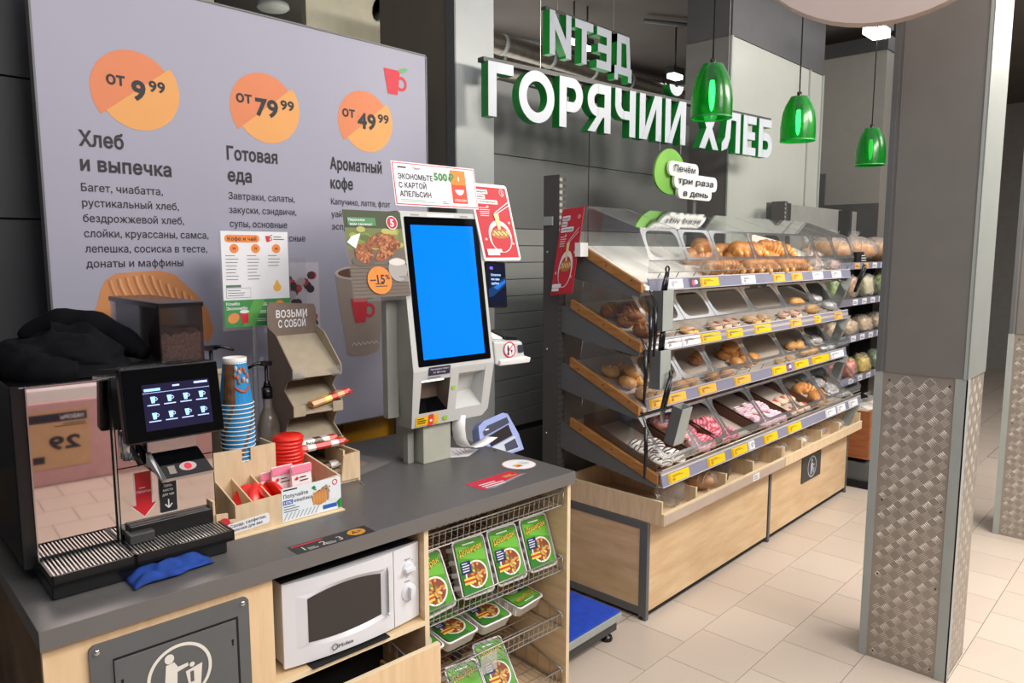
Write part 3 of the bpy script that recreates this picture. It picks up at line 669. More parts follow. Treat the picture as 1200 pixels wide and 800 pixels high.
cont = [['empty on white paper', 'empty beside the left end bin', 'holding a few croissants', 'heaped with croissants', 'holding croissants and a paper sheet', 'holding wrapped sandwiches', 'holding wrapped pastries at right end'],
        ['holding dark brown buns', 'holding one golden bun', 'holding pink-white pastries', 'holding flat golden pastries', 'holding a folded pastry', 'holding a brown pastry', 'holding wrapped white items'],
        ['holding seeded golden rolls', 'holding reddish buns', 'holding a single dark bun and rolls', 'with a heap of yellow rolls', 'holding small golden pastries', 'holding dark brown rolls', 'holding foil-wrapped items'],
        ['holding striped donuts', 'holding pink and red drizzled donuts', 'holding lilac donuts in a brown tray', 'holding pale pink pastries', 'holding golden puffs', 'holding white printed bags', 'holding grey wrapped items at right end']]
for ti, T in enumerate(TR):
    (yb, zb), (yf, zf), (yt, zt), (yk, zk) = T['b'], T['f'], T['ft'], T['k']
    for i in range(7):
        x0, x1 = XE[i] + .003, XE[i + 1] - .003
        t = thing('acrylic_bin', 'clear acrylic bin, %s from left on %s, %s' % (ordn(i), tn[ti], cont[ti][i]), 'bakery bin', ((x0 + x1) / 2, 1.9, zf + (zb - zf) * .45), group='clear acrylic bakery bins on the rack')
        b = MB()
        prof = [(yb - .06, zb + .02), (yb - .075, T['bt']), (yt, zt), (yk, zk), (yk + .004, zf + .06), (yf + .035, zf + .03)]
        b.ext(prof, 'x', x0, x0 + .0025, acr); b.build('side_panel', t)
        if i == 6 or ti == 0 and i in (1,): b = MB(); b.ext(prof, 'x', x1 - .0025, x1, acr); b.build('side_panel', t)
        b = MB(); b.ext([prof[1], (prof[1][0], prof[1][1] - .003), (yt, zt - .003), (yt, zt)], 'x', x0, x1, acr)
        for xx in (x0, x1 - .004): b.ext([(prof[1][0], prof[1][1] + .001), (prof[1][0], prof[1][1] - .004), (yt, zt - .004), (yt, zt + .001)], 'x', xx, xx + .004, acr_e)
        b.box(x0, yt - .003, zt - .004, x1, yt + .003, zt + .001, acr_e); b.build('lid', t)
        b = MB(); h = math.hypot(yk - yt, zk - zt)
        ringpanel(b, (x0, yk, zk), (1, 0, 0), (0, yt - yk, zt - zk), x1 - x0, h, .022, .012, .012, .045 if h > .1 else .03, acr_e); b.build('front_frame', t)
        b = MB(); b.ext([(yk, zk), (yk + .003, zk), (yk + .007, zf + .055), (yk + .004, zf + .055)], 'x', x0, x1, acr_l); b.box(x0, yk - .002, zk - .003, x1, yk + .002, zk + .001, acr_e); b.build('front_lip', t)

# ---- baked goods
def dz(ti, y):
    (yb, zb), (yf, zf) = TR[ti]['b'], TR[ti]['f']; return zf + (zb - zf) * (y - yf) / (yb - yf)
crust = mat('golden_crust', 'D8954A', .45, scale=30, h2='EFC07A', bump=.3); crustd = mat('dark_crust', '8A4F26', .5, scale=25, h2='B0703A', bump=.4)
bun_m = mat('bun_crust', 'B9722E', .4, scale=18, h2='DDA253', bump=.2); pinkg = mat('pink_glaze', 'F29CB4', .3, var=.05); lilg = mat('lilac_glaze', 'E3AEC8', .3, var=.05)
redd = mat('red_drizzle', 'E0524A', .3); whd = mat('white_drizzle', 'F2ECE6', .35); chd = mat('chocolate_drizzle', '3A2622', .3); palep = mat('pale_pastry', 'E3B79A', .5, scale=20, h2='F1D3B8', bump=.3)
sand = mat('wrapped_sandwich', 'D9A594', .5, scale=40, h2='EFD2C6', bump=.2)
GOOD = {}
def good(kind):
    if kind in GOOD: return GOOD[kind]
    b = MB()
    if kind == 'croissant':
        n = 30; pts = []; rs = []
        for i in range(n + 1):
            a = R(-105 + 210 * i / n); pts.append((.062 * sin(a), .04 * cos(a) - .02, .03)); s = sin(pi * i / n)
            rs.append(.006 + .027 * s ** .8 * (1 + .16 * (1, .3, -1, .3)[i % 4]))
        b.tube(pts, rs, crust, 12, True, mat('croissant_ridge', 'B8702E', .4, scale=30, h2='D08C44'))
    elif kind.startswith('donut'):
        base, g, dr = {'donut_striped': (crustd, whd, chd), 'donut_pink': (bun_m, pinkg, whd), 'donut_red': (bun_m, pinkg, redd), 'donut_lilac': (bun_m, lilg, whd)}[kind]
        for (r0, z0, rr, m, a0, a1) in ((.036, .022, .021, base, 0, 360), (.036, .0235, .0215, g, 15, 165)):
            N, M = 20, 8; vs = []
            for i in range(N):
                for j in range(M + 1):
                    a, t_ = 2 * pi * i / N, R(a0 + (a1 - a0) * j / M); vs.append(((r0 + rr * cos(t_)) * cos(a), (r0 + rr * cos(t_)) * sin(a), z0 + rr * sin(t_)))
            b.add(vs, [(i * (M + 1) + j, ((i + 1) % N) * (M + 1) + j, ((i + 1) % N) * (M + 1) + j + 1, i * (M + 1) + j + 1) for i in range(N) for j in range(M)], m, True)
        for k in range(6):     # drizzle zigzag riding over the torus
            y = -.045 + k * .018; pts = []
            for q in range(9):
                x = -.055 + q * .01375; d = math.hypot(x, y) - .036
                if abs(d) < .02: pts.append((x, y, .024 + math.sqrt(max(0, .0215 ** 2 - d * d))))
                elif len(pts) > 1: b.tube(pts, .0032, dr, 5); pts = []
                else: pts = []
            if len(pts) > 1: b.tube(pts, .0032, dr, 5)
    elif kind == 'bun': b.ellip((0, 0, .024), (.045, .042, .028), bun_m, 14, 8, lambda d: .05 * noise.noise(d * 2))
    elif kind == 'seed_bun':
        b.ellip((0, 0, .024), (.048, .042, .027), crust, 14, 8)
        for k in range(14): a = k * 2.4; r = .007 * k ** .6; b.ellip((r * cos(a) * 1.3, r * sin(a), .051 - r * r * 9), (.004, .0025, .002), whd if k % 3 else crustd, 5, 4)
    elif kind == 'dark_bun':
        b.ellip((0, 0, .026), (.058, .04, .03), crustd, 14, 8, lambda d: .14 * noise.noise(d * 3))
        for k in range(4): b.tube([(-.045 + .03 * k, -.03, .045), (-.035 + .03 * k, 0, .058), (-.045 + .03 * k, .03, .045)], .005, bun_m, 6)
    elif kind == 'flat_pastry': b.ellip((0, 0, .014), (.062, .04, .017), crust, 16, 8, lambda d: .12 * noise.noise(d * 3)); b.ellip((0, 0, .026), (.034, .018, .009), palep, 12, 6)
    elif kind == 'pale_pastry': b.ellip((0, 0, .016), (.05, .038, .02), palep, 14, 8, lambda d: .16 * noise.noise(d * 3)); b.ellip((.008, 0, .03), (.024, .018, .01), mat('jam', 'B8453E', .25), 10, 6)
    elif kind == 'roll': b.ellip((0, 0, .024), (.066, .033, .028), crust, 14, 8, lambda d: .04 * noise.noise(d * 3)); [b.tube([(-.03 + .03 * k, -.018, .044), (-.02 + .03 * k, .018, .046)], .003, palep, 5) for k in range(3)]
    elif kind == 'sandwich':
        b.ellip((0, 0, .03), (.085, .04, .03), sand, 14, 8, lambda d: .1 * noise.noise(d * 4)); b.ellip((0, 0, .032), (.1, .05, .038), film, 16, 8, lambda d: .16 * noise.noise(d * 5)); b.tube([(-.085, .01, .05), (-.11, .02, .06), (-.13, .01, .058)], [.02, .012, .03], film, 8)
    elif kind == 'wrapped': b.ellip((0, 0, .026), (.07, .045, .028), mat('foil_wrap', 'C9C6CC', .2, .3, scale=60, h2='F4F2F4', bump=.6), 14, 8, lambda d: .2 * noise.noise(d * 5)); b.box(-.02, -.015, .045, .025, .015, .053, mat('wrap_print', '4A4450', .4))
    elif kind == 'print_bag': b.ellip((0, 0, .02), (.11, .035, .022), mat('bag_white_print', 'E8E6E8', .3, scale=70, h2='5A5A62', bump=.3), 16, 8, lambda d: .14 * noise.noise(d * 4)); b.box(-.13, -.03, .012, -.09, .03, .016, wht); b.box(.09, -.03, .012, .13, .03, .016, wht)
    o = b.build('t', None, (0, 0, 0)); GOOD[kind] = o.data; bpy.data.objects.remove(o); return GOOD[kind]
def bake(kind, name, cat, ti, x, y, rz, label, group, up=0, tilt=True, sc=1):
    o = bpy.data.objects.new(name, good(kind)); COL.objects.link(o)
    (yb, zb), (yf, zf) = TR[ti]['b'], TR[ti]['f']; sl = math.atan2(zb - zf, yb - yf) if tilt else 0
    o.location = (x, y - (.0 if not up else 0), dz(ti, y) + .001 + up); o.rotation_euler = Matrix.LocRotScale(None, Matrix.Rotation(sl, 3, 'X').to_quaternion(), None).to_3x3().__matmul__(Matrix.Rotation(rz, 3, 'Z')).to_euler()
    o.scale = (sc, sc, sc); return tag(o, label, cat, group)
rn = random.Random(3)
ROWS = ['front row', 'second row', 'third row', 'back row']; POS = {1: [''], 2: ['left', 'right'], 3: ['left', 'middle', 'right']}
def lab(l, r, c):
    a, q, b_ = l.partition(' in the ' if ' in the ' in l else ' at the '); e = ' '.join(w for w in (r, c) if w)
    return a + (', ' + e if e else '') + ',' + q.rstrip() + ' ' + b_ if e else l
def fill(kind, name, cat, ti, bi_, rows, cols, label, y0=1.78, dy=.095, top=0, sc=1, jit=.35):
    x0, x1 = XE[bi_] + .05, XE[bi_ + 1] - .05; g = label + 's' if 0 else label.replace('one of ', '')
    for r in range(rows):
        for c in range(cols):
            x = x0 + (x1 - x0) * (c + .5) / cols + rn.uniform(-.008, .008); bake(kind, name, cat, ti, x, y0 + r * dy + rn.uniform(-.006, .006), rn.uniform(-jit, jit), lab(label, ROWS[r] if rows > 1 else '', POS[cols][c]), g, sc=sc)
    for c in range(top): bake(kind, name, cat, ti, x0 + (x1 - x0) * (c + 1) / (top + 1), y0 + .05 + rn.uniform(0, .06), rn.uniform(-.6, .6), lab(label, 'on top', POS[top][c]), g, up=.042 * sc, sc=sc)
fill('croissant', 'croissant', 'croissant', 0, 2, 2, 2, 'golden croissant in the third bin of the top tier', 1.79, .1, 1, 1.2)
fill('croissant', 'croissant', 'croissant', 0, 3, 3, 3, 'golden croissant in the heaped fourth bin of the top tier', 1.78, .08, 3, 1.25)
fill('croissant', 'croissant', 'croissant', 0, 4, 3, 3, 'golden croissant in the fifth bin of the top tier', 1.78, .08, 2, 1.25)
fill('sandwich', 'wrapped_sandwich', 'sandwich', 0, 5, 2, 1, 'film-wrapped sandwich in the sixth bin of the top tier', 1.79, .12)
fill('sandwich', 'wrapped_sandwich', 'sandwich', 0, 6, 2, 1, 'film-wrapped sandwich at the right end of the top tier', 1.79, .12)
fill('dark_bun', 'brown_bun', 'bun', 1, 0, 3, 2, 'dark brown glazed bun in the left end bin of the second tier', 1.80, .09, 2, .95)
fill('flat_pastry', 'golden_bun', 'bun', 1, 1, 1, 1, 'lone golden pastry at the front of the second bin, second tier', 1.77)
fill('pale_pastry', 'jam_pastry', 'pastry', 1, 2, 1, 3, 'pale pink jam pastry in the third bin of the second tier', 1.77)
fill('flat_pastry', 'flat_pastry', 'pastry', 1, 3, 1, 2, 'flat golden pastry in the fourth bin of the second tier', 1.77)
fill('pale_pastry', 'pale_pastry', 'pastry', 1, 4, 1, 2, 'pale pastry in the fifth bin of the second tier', 1.77)
fill('roll', 'brown_roll', 'roll', 1, 5, 2, 1, 'golden roll in the sixth bin of the second tier', 1.78)
fill('wrapped', 'wrapped_item', 'pastry', 1, 6, 2, 1, 'pink-white wrapped pastry at the right end of the second tier', 1.79)
fill('seed_bun', 'seeded_roll', 'bun', 2, 0, 3, 2, 'seeded golden roll in the left end bin of the third tier', 1.78, .095, 1)
fill('bun', 'reddish_bun', 'bun', 2, 1, 1, 2, 'orange-brown bun in the second bin of the third tier', 1.78)
fill('bun', 'round_bun', 'bun', 2, 2, 1, 2, 'round bun at the front of the third bin, third tier', 1.78); bake('dark_bun', 'brown_bun', 'bun', 2, 3.42, 1.93, .3, 'lone dark bun further back in the third bin, third tier', None)
fill('bun', 'yellow_roll', 'roll', 2, 3, 2, 3, 'golden roll in the heaped fourth bin of the third tier', 1.84, .08, 3)
fill('flat_pastry', 'flat_pastry', 'pastry', 2, 4, 1, 2, 'golden puff pastry in the fifth bin of the third tier', 1.77)
fill('roll', 'brown_roll', 'roll', 2, 5, 2, 2, 'golden-brown roll in the sixth bin of the third tier', 1.78)
fill('wrapped', 'wrapped_item', 'pastry', 2, 6, 2, 2, 'foil-wrapped item at the right end of the third tier', 1.79, sc=.8)
fill('donut_striped', 'striped_donut', 'donut', 3, 0, 2, 2, 'striped chocolate donut in the left end bin of the bottom tier', 1.69, .105)
fill('donut_pink', 'pink_donut', 'donut', 3, 1, 3, 1, 'pink glazed donut in the left half of the second bin, bottom tier', 1.70, .11); 
for k in range(3): bake('donut_red', 'red_donut', 'donut', 3, 3.12, 1.70 + .105 * k, .3 * k, 'donut with red drizzle, %s row, second bin of the bottom tier' % ('front', 'middle', 'back')[k], 'red-drizzled donuts in the second bin', up=.002)
for k in range(4): bake('donut_red', 'red_donut', 'donut', 3, 3.26 + .09 * (k % 2), 1.70 + .1 * (k // 2), .3 * k, 'donut with red drizzle, %s %s, third bin of the bottom tier' % (('front', 'back')[k // 2], ('left', 'right')[k % 2]), 'red-drizzled donuts in the third bin')
fill('donut_lilac', 'lilac_donut', 'donut', 3, 3, 2, 3, 'lilac glazed donut in the fourth bin of the bottom tier', 1.69, .105)
fill('pale_pastry', 'pink_pastry', 'pastry', 3, 4, 2, 3, 'pale pink pastry in the fifth bin of the bottom tier', 1.70)
fill('croissant', 'golden_puff', 'pastry', 3, 5, 2, 2, 'golden puff in the sixth bin of the bottom tier', 1.71, jit=1)
fill('print_bag', 'printed_bag', 'bag', 3, 6, 4, 1, 'white printed bag at the right end of the bottom tier', 1.69, .075)
# brown trays in the bottom tier, paper sheet in the top tier
tray_m = mat('brown_tray', '5A3A2A', .5)
for (i, lab) in ((0, 'left end'), (1, 'second'), (2, 'third'), (3, 'fourth'), (4, 'fifth')):
    x0, x1 = XE[i] + .012, XE[i + 1] - .012; T = TR[3]; b = MB()
    for (xa, xb) in ((x0, x0 + .006), (x1 - .006, x1)): b.ext([(1.65, dz(3, 1.65)), (1.65, dz(3, 1.65) + .045), (2.03, dz(3, 2.03) + .06), (2.03, dz(3, 2.03))], 'x', xa, xb, tray_m)
    b.ext([(2.03, dz(3, 2.03)), (2.03, dz(3, 2.03) + .07), (2.037, dz(3, 2.03) + .07), (2.037, dz(3, 2.03))], 'x', x0, x1, tray_m)
    b.ext([(1.65, dz(3, 1.65)), (1.65, dz(3, 1.65) + .02), (1.645, dz(3, 1.65) + .02), (1.645, dz(3, 1.65))], 'x', x0, x1, tray_m)
    tag(b.build('brown_tray', None, ((x0 + x1) / 2, 1.84, dz(3, 1.84))), 'dark brown tray walls in the %s bin of the bottom tier' % lab, 'tray', 'brown trays of the bottom tier')
b = MB(); b.add([(4.05, 1.98, 1.60), (4.2, 1.86, 1.585), (4.27, 1.86, 1.66), (4.1, 1.99, 1.71)], [(0, 1, 2, 3)], deckm[0]); b.add([(4.05, 1.983, 1.60), (4.2, 1.863, 1.585), (4.27, 1.863, 1.66), (4.1, 1.993, 1.71)], [(3, 2, 1, 0)], deckm[0])
tag(b.build('paper_sheet', None, (4.1, 1.9, 1.6)), 'white paper sheet propped up among croissants in the top tier', 'paper')

# tongs and holders on the left
def holder(x, y, z, h, label, tilt=0):
    t = thing('tongs_holder', label, 'holder', (x, y, z)); b = MB()
    w, d = .085, .05; T = Matrix.Translation((x, y, z)) @ Matrix.Rotation(tilt, 4, 'X') @ Matrix.Translation((-x, -y, -z)); b.T = T
    b.box(x, y - d, z, x + w, y - d + .003, z + h, lt_metal); b.box(x, y - .003, z, x + w, y, z + h, lt_metal); b.box(x, y - d, z, x + .003, y, z + h, grey_metal); b.box(x + w - .003, y - d, z, x + w, y, z + h, lt_metal); b.box(x, y - d, z, x + w, y, z + .003, lt_metal)
    b.build('sleeve', t, bev=.001); return t
holder(2.655, 1.70, 1.27, .17, 'grey metal tongs holder hooked below the top price rail, left end')
holder(2.645, 1.70, 1.025, .165, 'grey metal tongs holder hooked below the second price rail, left end')
holder(2.70, 1.66, .79, .17, 'tilted grey metal holder in front of the donut bins', R(14))
def tongs(x, y, z0, z1, lean, label):
    t = thing('tongs', label, 'tongs', (x, y, z0)); b = MB(); dx = lean
    for s in (-1, 1):
        b.ext([(y - .006 + s * .0, 0), (y + .006, 0)], 'x', 0, 0, black) if 0 else b.tube([(x + s * .011, y, z0), (x + s * .010 + dx * .6, y, z0 + (z1 - z0) * .6), (x + s * .006 + dx, y, z1)], [.007, .008, .006], black, 8)
    b.build('handle', t)
    b = MB(); b.tube([(x + dx + .013 * cos(2 * pi * k / 16), y, z1 + .012 + .013 * sin(2 * pi * k / 16)) for k in range(17)], .004, black, 6); b.build('loop', t)
    b = MB(); b.box(x - .015, y - .004, z0 - .05, x + .015, y + .002, z0 + .01, chrome); b.build('blade', t)
tongs(2.69, 1.675, 1.40, 1.515, .035, 'black tongs standing in the upper left holder')
tongs(2.685, 1.675, 1.16, 1.29, .02, 'black-handled tongs with loop in the middle left holder')
tongs(2.64, 1.63, .94, 1.08, .06, 'black tongs leaning out above the tilted holder')
for i, (x, z0, z1, l) in enumerate(((2.575, 1.15, 1.36, 'left one of two black tongs hanging on cords at the rack end'), (2.61, 1.17, 1.38, 'right one of two black tongs hanging on cords at the rack end'), (2.56, .66, .88, 'black tongs hanging lowest on a cord at the rack end'), (2.545, .98, 1.2, 'thin black tongs hanging between third and second tier'))):
    t = thing('hanging_tongs', l, 'tongs', (x, 1.66, z0))
    b = MB(); b.tube([(x, 1.66, z0), (x + .002, 1.655, (z0 + z1) / 2), (x, 1.66, z1)], [.005, .0085, .007], black, 8); b.build('arm', t)
    b = MB(); b.tube([(x, 1.66, z1), (x + .006, 1.68, z1 + .04), (x + .02, 1.70, z1 + .06 if i < 2 else z1 + .05), (x + .05, 1.705, z1 + .05)], .0018, blackm, 5); b.tube([(x + .01, 1.69, z1 + .055), (x - .004, 1.66, z1 + .02), (x + .01, 1.65, z1 - .03), (x + .02, 1.66, z1 + .01), (x + .04, 1.7, z1 + .04)], .0015, blackm, 5); b.build('cord', t)
t = thing('right_tongs', 'black tongs leaning at the right end of the top tier', 'tongs', (5.06, 1.68, 1.36))
b = MB(); b.tube([(5.06, 1.70, 1.34), (5.10, 1.66, 1.52)], .009, black, 8); b.tube([(5.05, 1.69, 1.34), (5.07, 1.64, 1.50)], .007, black, 8); b.build('arm', t)

# red noodle poster prints (shared artwork)
red_p = flat('C42C38', 'poster_red')
def noodle_art(P, w, h, l=1, head=('заварите', 'прямо', 'в «Пятёрочке»')):
    P.rect(0, 0, w, h, red_p, l)
    for i, s in enumerate(head):
        y = h * (.90 - i * .07); ww = w * (.38, .28, .62)[i]; P.rect(w * .06, y, w * .06 + ww, y + h * .06, wht, l + 1, r=h * .015); P.txt(s, w * .08, y + h * .018, h * .026, ink, w=ww - w * .05, l=l + 2, bold=.01)
    P.ell(w * .86, h * .93, w * .075, w * .075, wht, l + 1); P.ell(w * .86, h * .93, w * .062, w * .062, red_p, l + 2); P.txt('5', w * .86, h * .93 - w * .035, w * .07, wht, l=l + 3, al='c', bold=.03)
    P.lines(w * .1, h * .70, w * .32, 5, h * .028, wht, h * .008, l + 1)
    P.ell(w * .56, h * .30, w * .34, h * .23, wht, l + 1); P.ell(w * .56, h * .27, w * .29, h * .19, red_p, l + 2); P.ell(w * .56, h * .34, w * .28, h * .07, flat('B9793E', 'noodle_bowl'), l + 3); 
    for i in range(12): P.ell(w * (.36 + .04 * i), h * (.345 + .02 * ((i * 5) % 3 - 1)), w * .03, h * .014, flat('E8D59A', 'noodle'), l + 4, 8)
    P.poly([(w * .47, h * .62), (w * .62, h * .64), (w * .60, h * .40), (w * .52, h * .40)], flat('E8D59A', 'noodle'), l + 4)
    P.line([(w * .5, h * .63), (w * .98, h * .80)], w * .018, wht, l + 5); P.line([(w * .52, h * .61), (w * .98, h * .75)], w * .018, wht, l + 5)
    for x, y in ((.35, .72), (.9, .5), (.12, .26), (.9, .2)): P.ell(w * x, h * y, w * .04, h * .02, flat('F2B8B8', 'poster_blush'), l + 1, 6)
    P.rect(w * .06, h * .07, w * .5, h * .12, wht, l + 5, r=h * .01); P.rect(w * .06, h * .03, w * .42, h * .065, wht, l + 5, r=h * .01)
t = thing('rack_end_poster', 'red noodle poster clipped sideways to the left end of the rack', 'poster', (2.56, 2.08, 1.41))
q0 = Vector((2.55, 2.172, 1.405)); q1 = Vector((2.55, 2.05, 1.42)); q2 = Vector((2.55, 2.105, 1.785))
b = MB(); A = [q0, q1, q1 + Vector((0, -.065, .375)), q2]; b.add([*A, *[q + Vector((.004, 0, 0)) for q in A]], [(0, 1, 2, 3), (7, 6, 5, 4), (0, 4, 5, 1), (1, 5, 6, 2), (2, 6, 7, 3), (3, 7, 4, 0)], red_p); b.build('sheet', t)
p = Print((2.549, 2.17, 1.412), (0, -1, .09), (0, -.068, .37), .0009)
noodle_art(p, .116, .362); p.build('print', t)
b = MB(); b.tube([(2.56, 2.03, 1.60), (2.60, 2.02, 1.60)], .012, white_pl, 8); b.box(2.545, 2.0, 1.58, 2.60, 2.03, 1.64, white_pl); b.build('clamp', t)
b = MB(); b.box(2.59, 2.2, 1.72, 2.60, 2.25, 1.76, lt_metal); b.build('sticker', t)

# ================================================================== BASE CABINETS AND CRATES
def base_unit(x0, x1, label):
    t = thing('base_cabinet', label, 'cabinet', ((x0 + x1) / 2, 2.0, 0))
    b = MB(); b.box(x0 + .02, 1.682, .035, x1 - .004, 1.70, .435, wood_base); b.build('front_panel', t)
    b = MB(); b.box(x0 + .004, 1.70, .045, x0 + .02, 2.3, .42, wood_base); b.build('side_panel', t)
    b = MB(); b.box(x1 - .02, 1.70, .045, x1 - .004, 2.3, .42, wood_base); b.build('side_panel', t)
    b = MB(); b.box(x0, 1.676, .0, x0 + .022, 1.716, .445, grey_metal); b.build('post', t, bev=.002)
    b = MB(); b.box(x0, 1.716, .41, x0 + .02, 2.3, .445, grey_metal); b.build('top_rail', t, bev=.002)
    b = MB(); b.box(x0, 1.716, .02, x0 + .02, 2.3, .055, grey_metal); b.build('bottom_rail', t, bev=.002)
    b = MB(); b.box(x0 + .02, 1.69, .012, x1, 1.70, .035, blackm); b.box(x0 + .03, 1.7, .43, x1, 2.16, .44, wood_base); b.build('plinth', t)
    b = MB(); b.lathe([(0, 0), (.016, 0), (.016, .012), (.006, .02)], (x0 + .012, 1.70, 0), black, 10); b.build('foot', t)
    return t
base_unit(2.62, 3.83, 'left oak base cabinet with grey metal end frame under the bread crates'); bc = base_unit(3.835, 5.03, 'right oak base cabinet carrying the dark pictogram plate')
b = MB(); b.box(5.02, 1.676, 0, 5.035, 1.70, .445, grey_metal); b.build('post', bc)
b = MB(); b.box(4.275, 1.676, .232, 4.56, 1.682, .385, dark_metal); pl_ = b.build('pictogram_plate', bc)
p = Print((0, 1.675, 0), (1, 0, 0), (0, 0, 1), .0006); p.ring(4.42, .31, .066, .008, sign_w, 1)
p.ell(4.415, .348, .011, .011, sign_w, 1, 12); p.poly([(4.40, .333), (4.43, .333), (4.435, .30), (4.425, .262), (4.415, .262), (4.412, .295), (4.405, .262), (4.395, .262), (4.397, .30)], sign_w); p.line([(4.43, .325), (4.452, .312), (4.46, .322)], .006, sign_w); p.line([(4.45, .30), (4.45, .265)], .012, sign_w); p.build('pictogram', pl_)
def crate(x0, x1, divs, label):
    t = thing('bread_crate', label, 'crate', ((x0 + x1) / 2, 1.86, .446)); z = .447
    b = MB(); b.box(x0, 1.60, z, x1, 1.612, z + .05, ply); b.build('front_board', t, bev=.001)
    b = MB(); b.box(x0 - .001, 1.598, z + .05, x1, 1.613, z + .053, wood_edge); b.build('front_edge', t)
    b = MB(); b.box(x0, 1.612, z, x0 + .01, 2.12, z + .103, ply); b.box(x0 - .0005, 1.612, z + .103, x0 + .0105, 2.12, z + .105, wood_edge); b.build('side_board', t)
    b = MB(); b.box(x1 - .01, 1.612, z, x1, 2.12, z + .103, ply); b.build('side_board', t)
    b = MB(); b.box(x0 + .01, 2.11, z, x1 - .01, 2.12, z + .12, ply); b.build('back_board', t)
    b = MB(); b.box(x0 + .01, 1.612, z, x1 - .01, 2.11, z + .008, ply); b.build('floor_board', t)
    for d in divs: b = MB(); b.box(d, 1.64, z + .008, d + .012, 2.11, z + .085, ply); b.box(d - .0005, 1.638, z + .008, d + .0125, 1.641, z + .086, wood_edge); b.build('divider', t)
    return t
crate(2.625, 3.835, (2.955, 3.24, 3.53), 'left plywood bread crate with three dividers below the donut tier'); crate(3.845, 5.04, (4.15, 4.44, 4.73), 'right plywood bread crate with thin dividers above the pictogram plate')
b = MB(); b.box(2.63, 1.5975, .452, 3.83, 1.5995, .492, mat('beige_strip', 'B8A698', .4))
p = Print((0, 1.5965, 0), (1, 0, 0), (0, 0, 1), .0004); p.rect(3.45, .455, 3.52, .49, wht, 1); p.lines(3.46, .48, .05, 3, .009, ink, .003)
o = b.build('price_strip', bpy.data.objects['bread_crate']); p.build('price_tag', o)
loaf_m = mat('loaf_crust', 'B8722E', .5, scale=14, h2='D9A563', bump=.3); sliced = mat('loaf_slice', 'E0C08C', .7); dkl = mat('rye_crust', '4A2C1C', .5, scale=14, h2='6A4028', bump=.3)
def bagged(name, label, cat, x, y, z, kind, rz=0, k=1, group=None):
    t = thing(name, label, cat, (x, y, z), rz=rz, group=group); O = bpy.data.objects
    def bl(bb, n): o = bb.build(n, None, (0, 0, 0)); o.parent = t; return o
    b = MB()
    if kind == 'loaf':
        b.ellip((0, 0, .045 * k), (.055 * k, .10 * k, .045 * k), loaf_m, 16, 10, lambda d: .04 * noise.noise(d * 3)); bl(b, 'loaf'); b = MB()
        for i in range(6): b.tube([(.05 * k * cos(a / 8 * pi), (-.07 + .028 * i) * k, .047 * k + .046 * k * sin(a / 8 * pi)) for a in range(9)], .003, sliced, 5)
        bl(b, 'slice_marks')
    elif kind == 'rye': b.lathe([(0, 0), (.045 * k, 0), (.05 * k, .05 * k), (.056 * k, .065 * k), (.05 * k, .08 * k), (0, .09 * k)], (0, 0, 0), dkl, 12); bl(b, 'loaf')
    elif kind == 'baguette': b.ellip((0, 0, .03), (.035, .16, .03), loaf_m, 14, 10); bl(b, 'loaf')
    elif kind == 'white': b.ellip((0, 0, .03), (.05 * k, .11 * k, .03), mat('pale_dough', 'E2D2BC', .5, scale=14, h2='EFE6DA'), 14, 8); bl(b, 'loaf')
    rs = random.Random(hash(label) % 1000 if 0 else len(label) * 7)
    off = Vector((rs.random() * 9, rs.random() * 9, 0)); b = MB()
    S = {'loaf': (.064, .115, .06), 'rye': (.062, .062, .085), 'baguette': (.045, .175, .045), 'white': (.06, .125, .045), 'empty': (.07, .07, .085)}[kind]; S = [q * k for q in S]
    b.ellip((0, 0, S[2] * .92), S, film, 20, 12, lambda d: .22 * noise.noise(d * 4 + off) + (.25 * max(0, d.z - .7)))
    b.tube([(0, S[1] * .75, S[2] * 1.4), (0, S[1] * .95, S[2] * 1.9), (.01, S[1] * 1.0, S[2] * 2.4)], [.02 * k, .008 * k, .034 * k], film, 10, False); bl(b, 'bag'); return t
zc = .456
bagged('bagged_bread', 'empty-looking clear crumpled bag in the left end slot of the left crate', 'bag', 2.86, 1.72, zc, 'empty')
bagged('bagged_bread', 'sliced golden loaf in a clear bag beside the first divider', 'bread', 3.16, 1.76, zc, 'loaf')
bagged('bagged_bread', 'second golden loaf behind the first divider of the left crate', 'bread', 3.04, 1.90, zc, 'loaf')
bagged('bagged_bread', 'dark fluted cake in a clear bag in the third slot of the left crate', 'cake', 3.38, 1.75, zc, 'rye', k=1.1)
bagged('bagged_bread', 'second dark cake further back in the third slot', 'cake', 3.40, 1.93, zc, 'rye', k=1.1)
bagged('bagged_bread', 'crumpled silvery bag in the fourth slot of the left crate', 'bag', 3.68, 1.76, zc, 'empty', k=1.1)
bagged('bagged_bread', 'long pale bread in clear film in the first slot of the right crate', 'bread', 4.0, 1.80, zc, 'white', k=1.1)
bagged('bagged_bread', 'clear bagged pale loaf in the second slot of the right crate', 'bread', 4.31, 1.78, zc, 'white')
bagged('bagged_bread', 'bagged baguette in the third slot of the right crate', 'bread', 4.58, 1.83, zc, 'baguette')
bagged('bagged_bread', 'clear bag at the right end slot of the right crate', 'bread', 4.88, 1.78, zc, 'white')

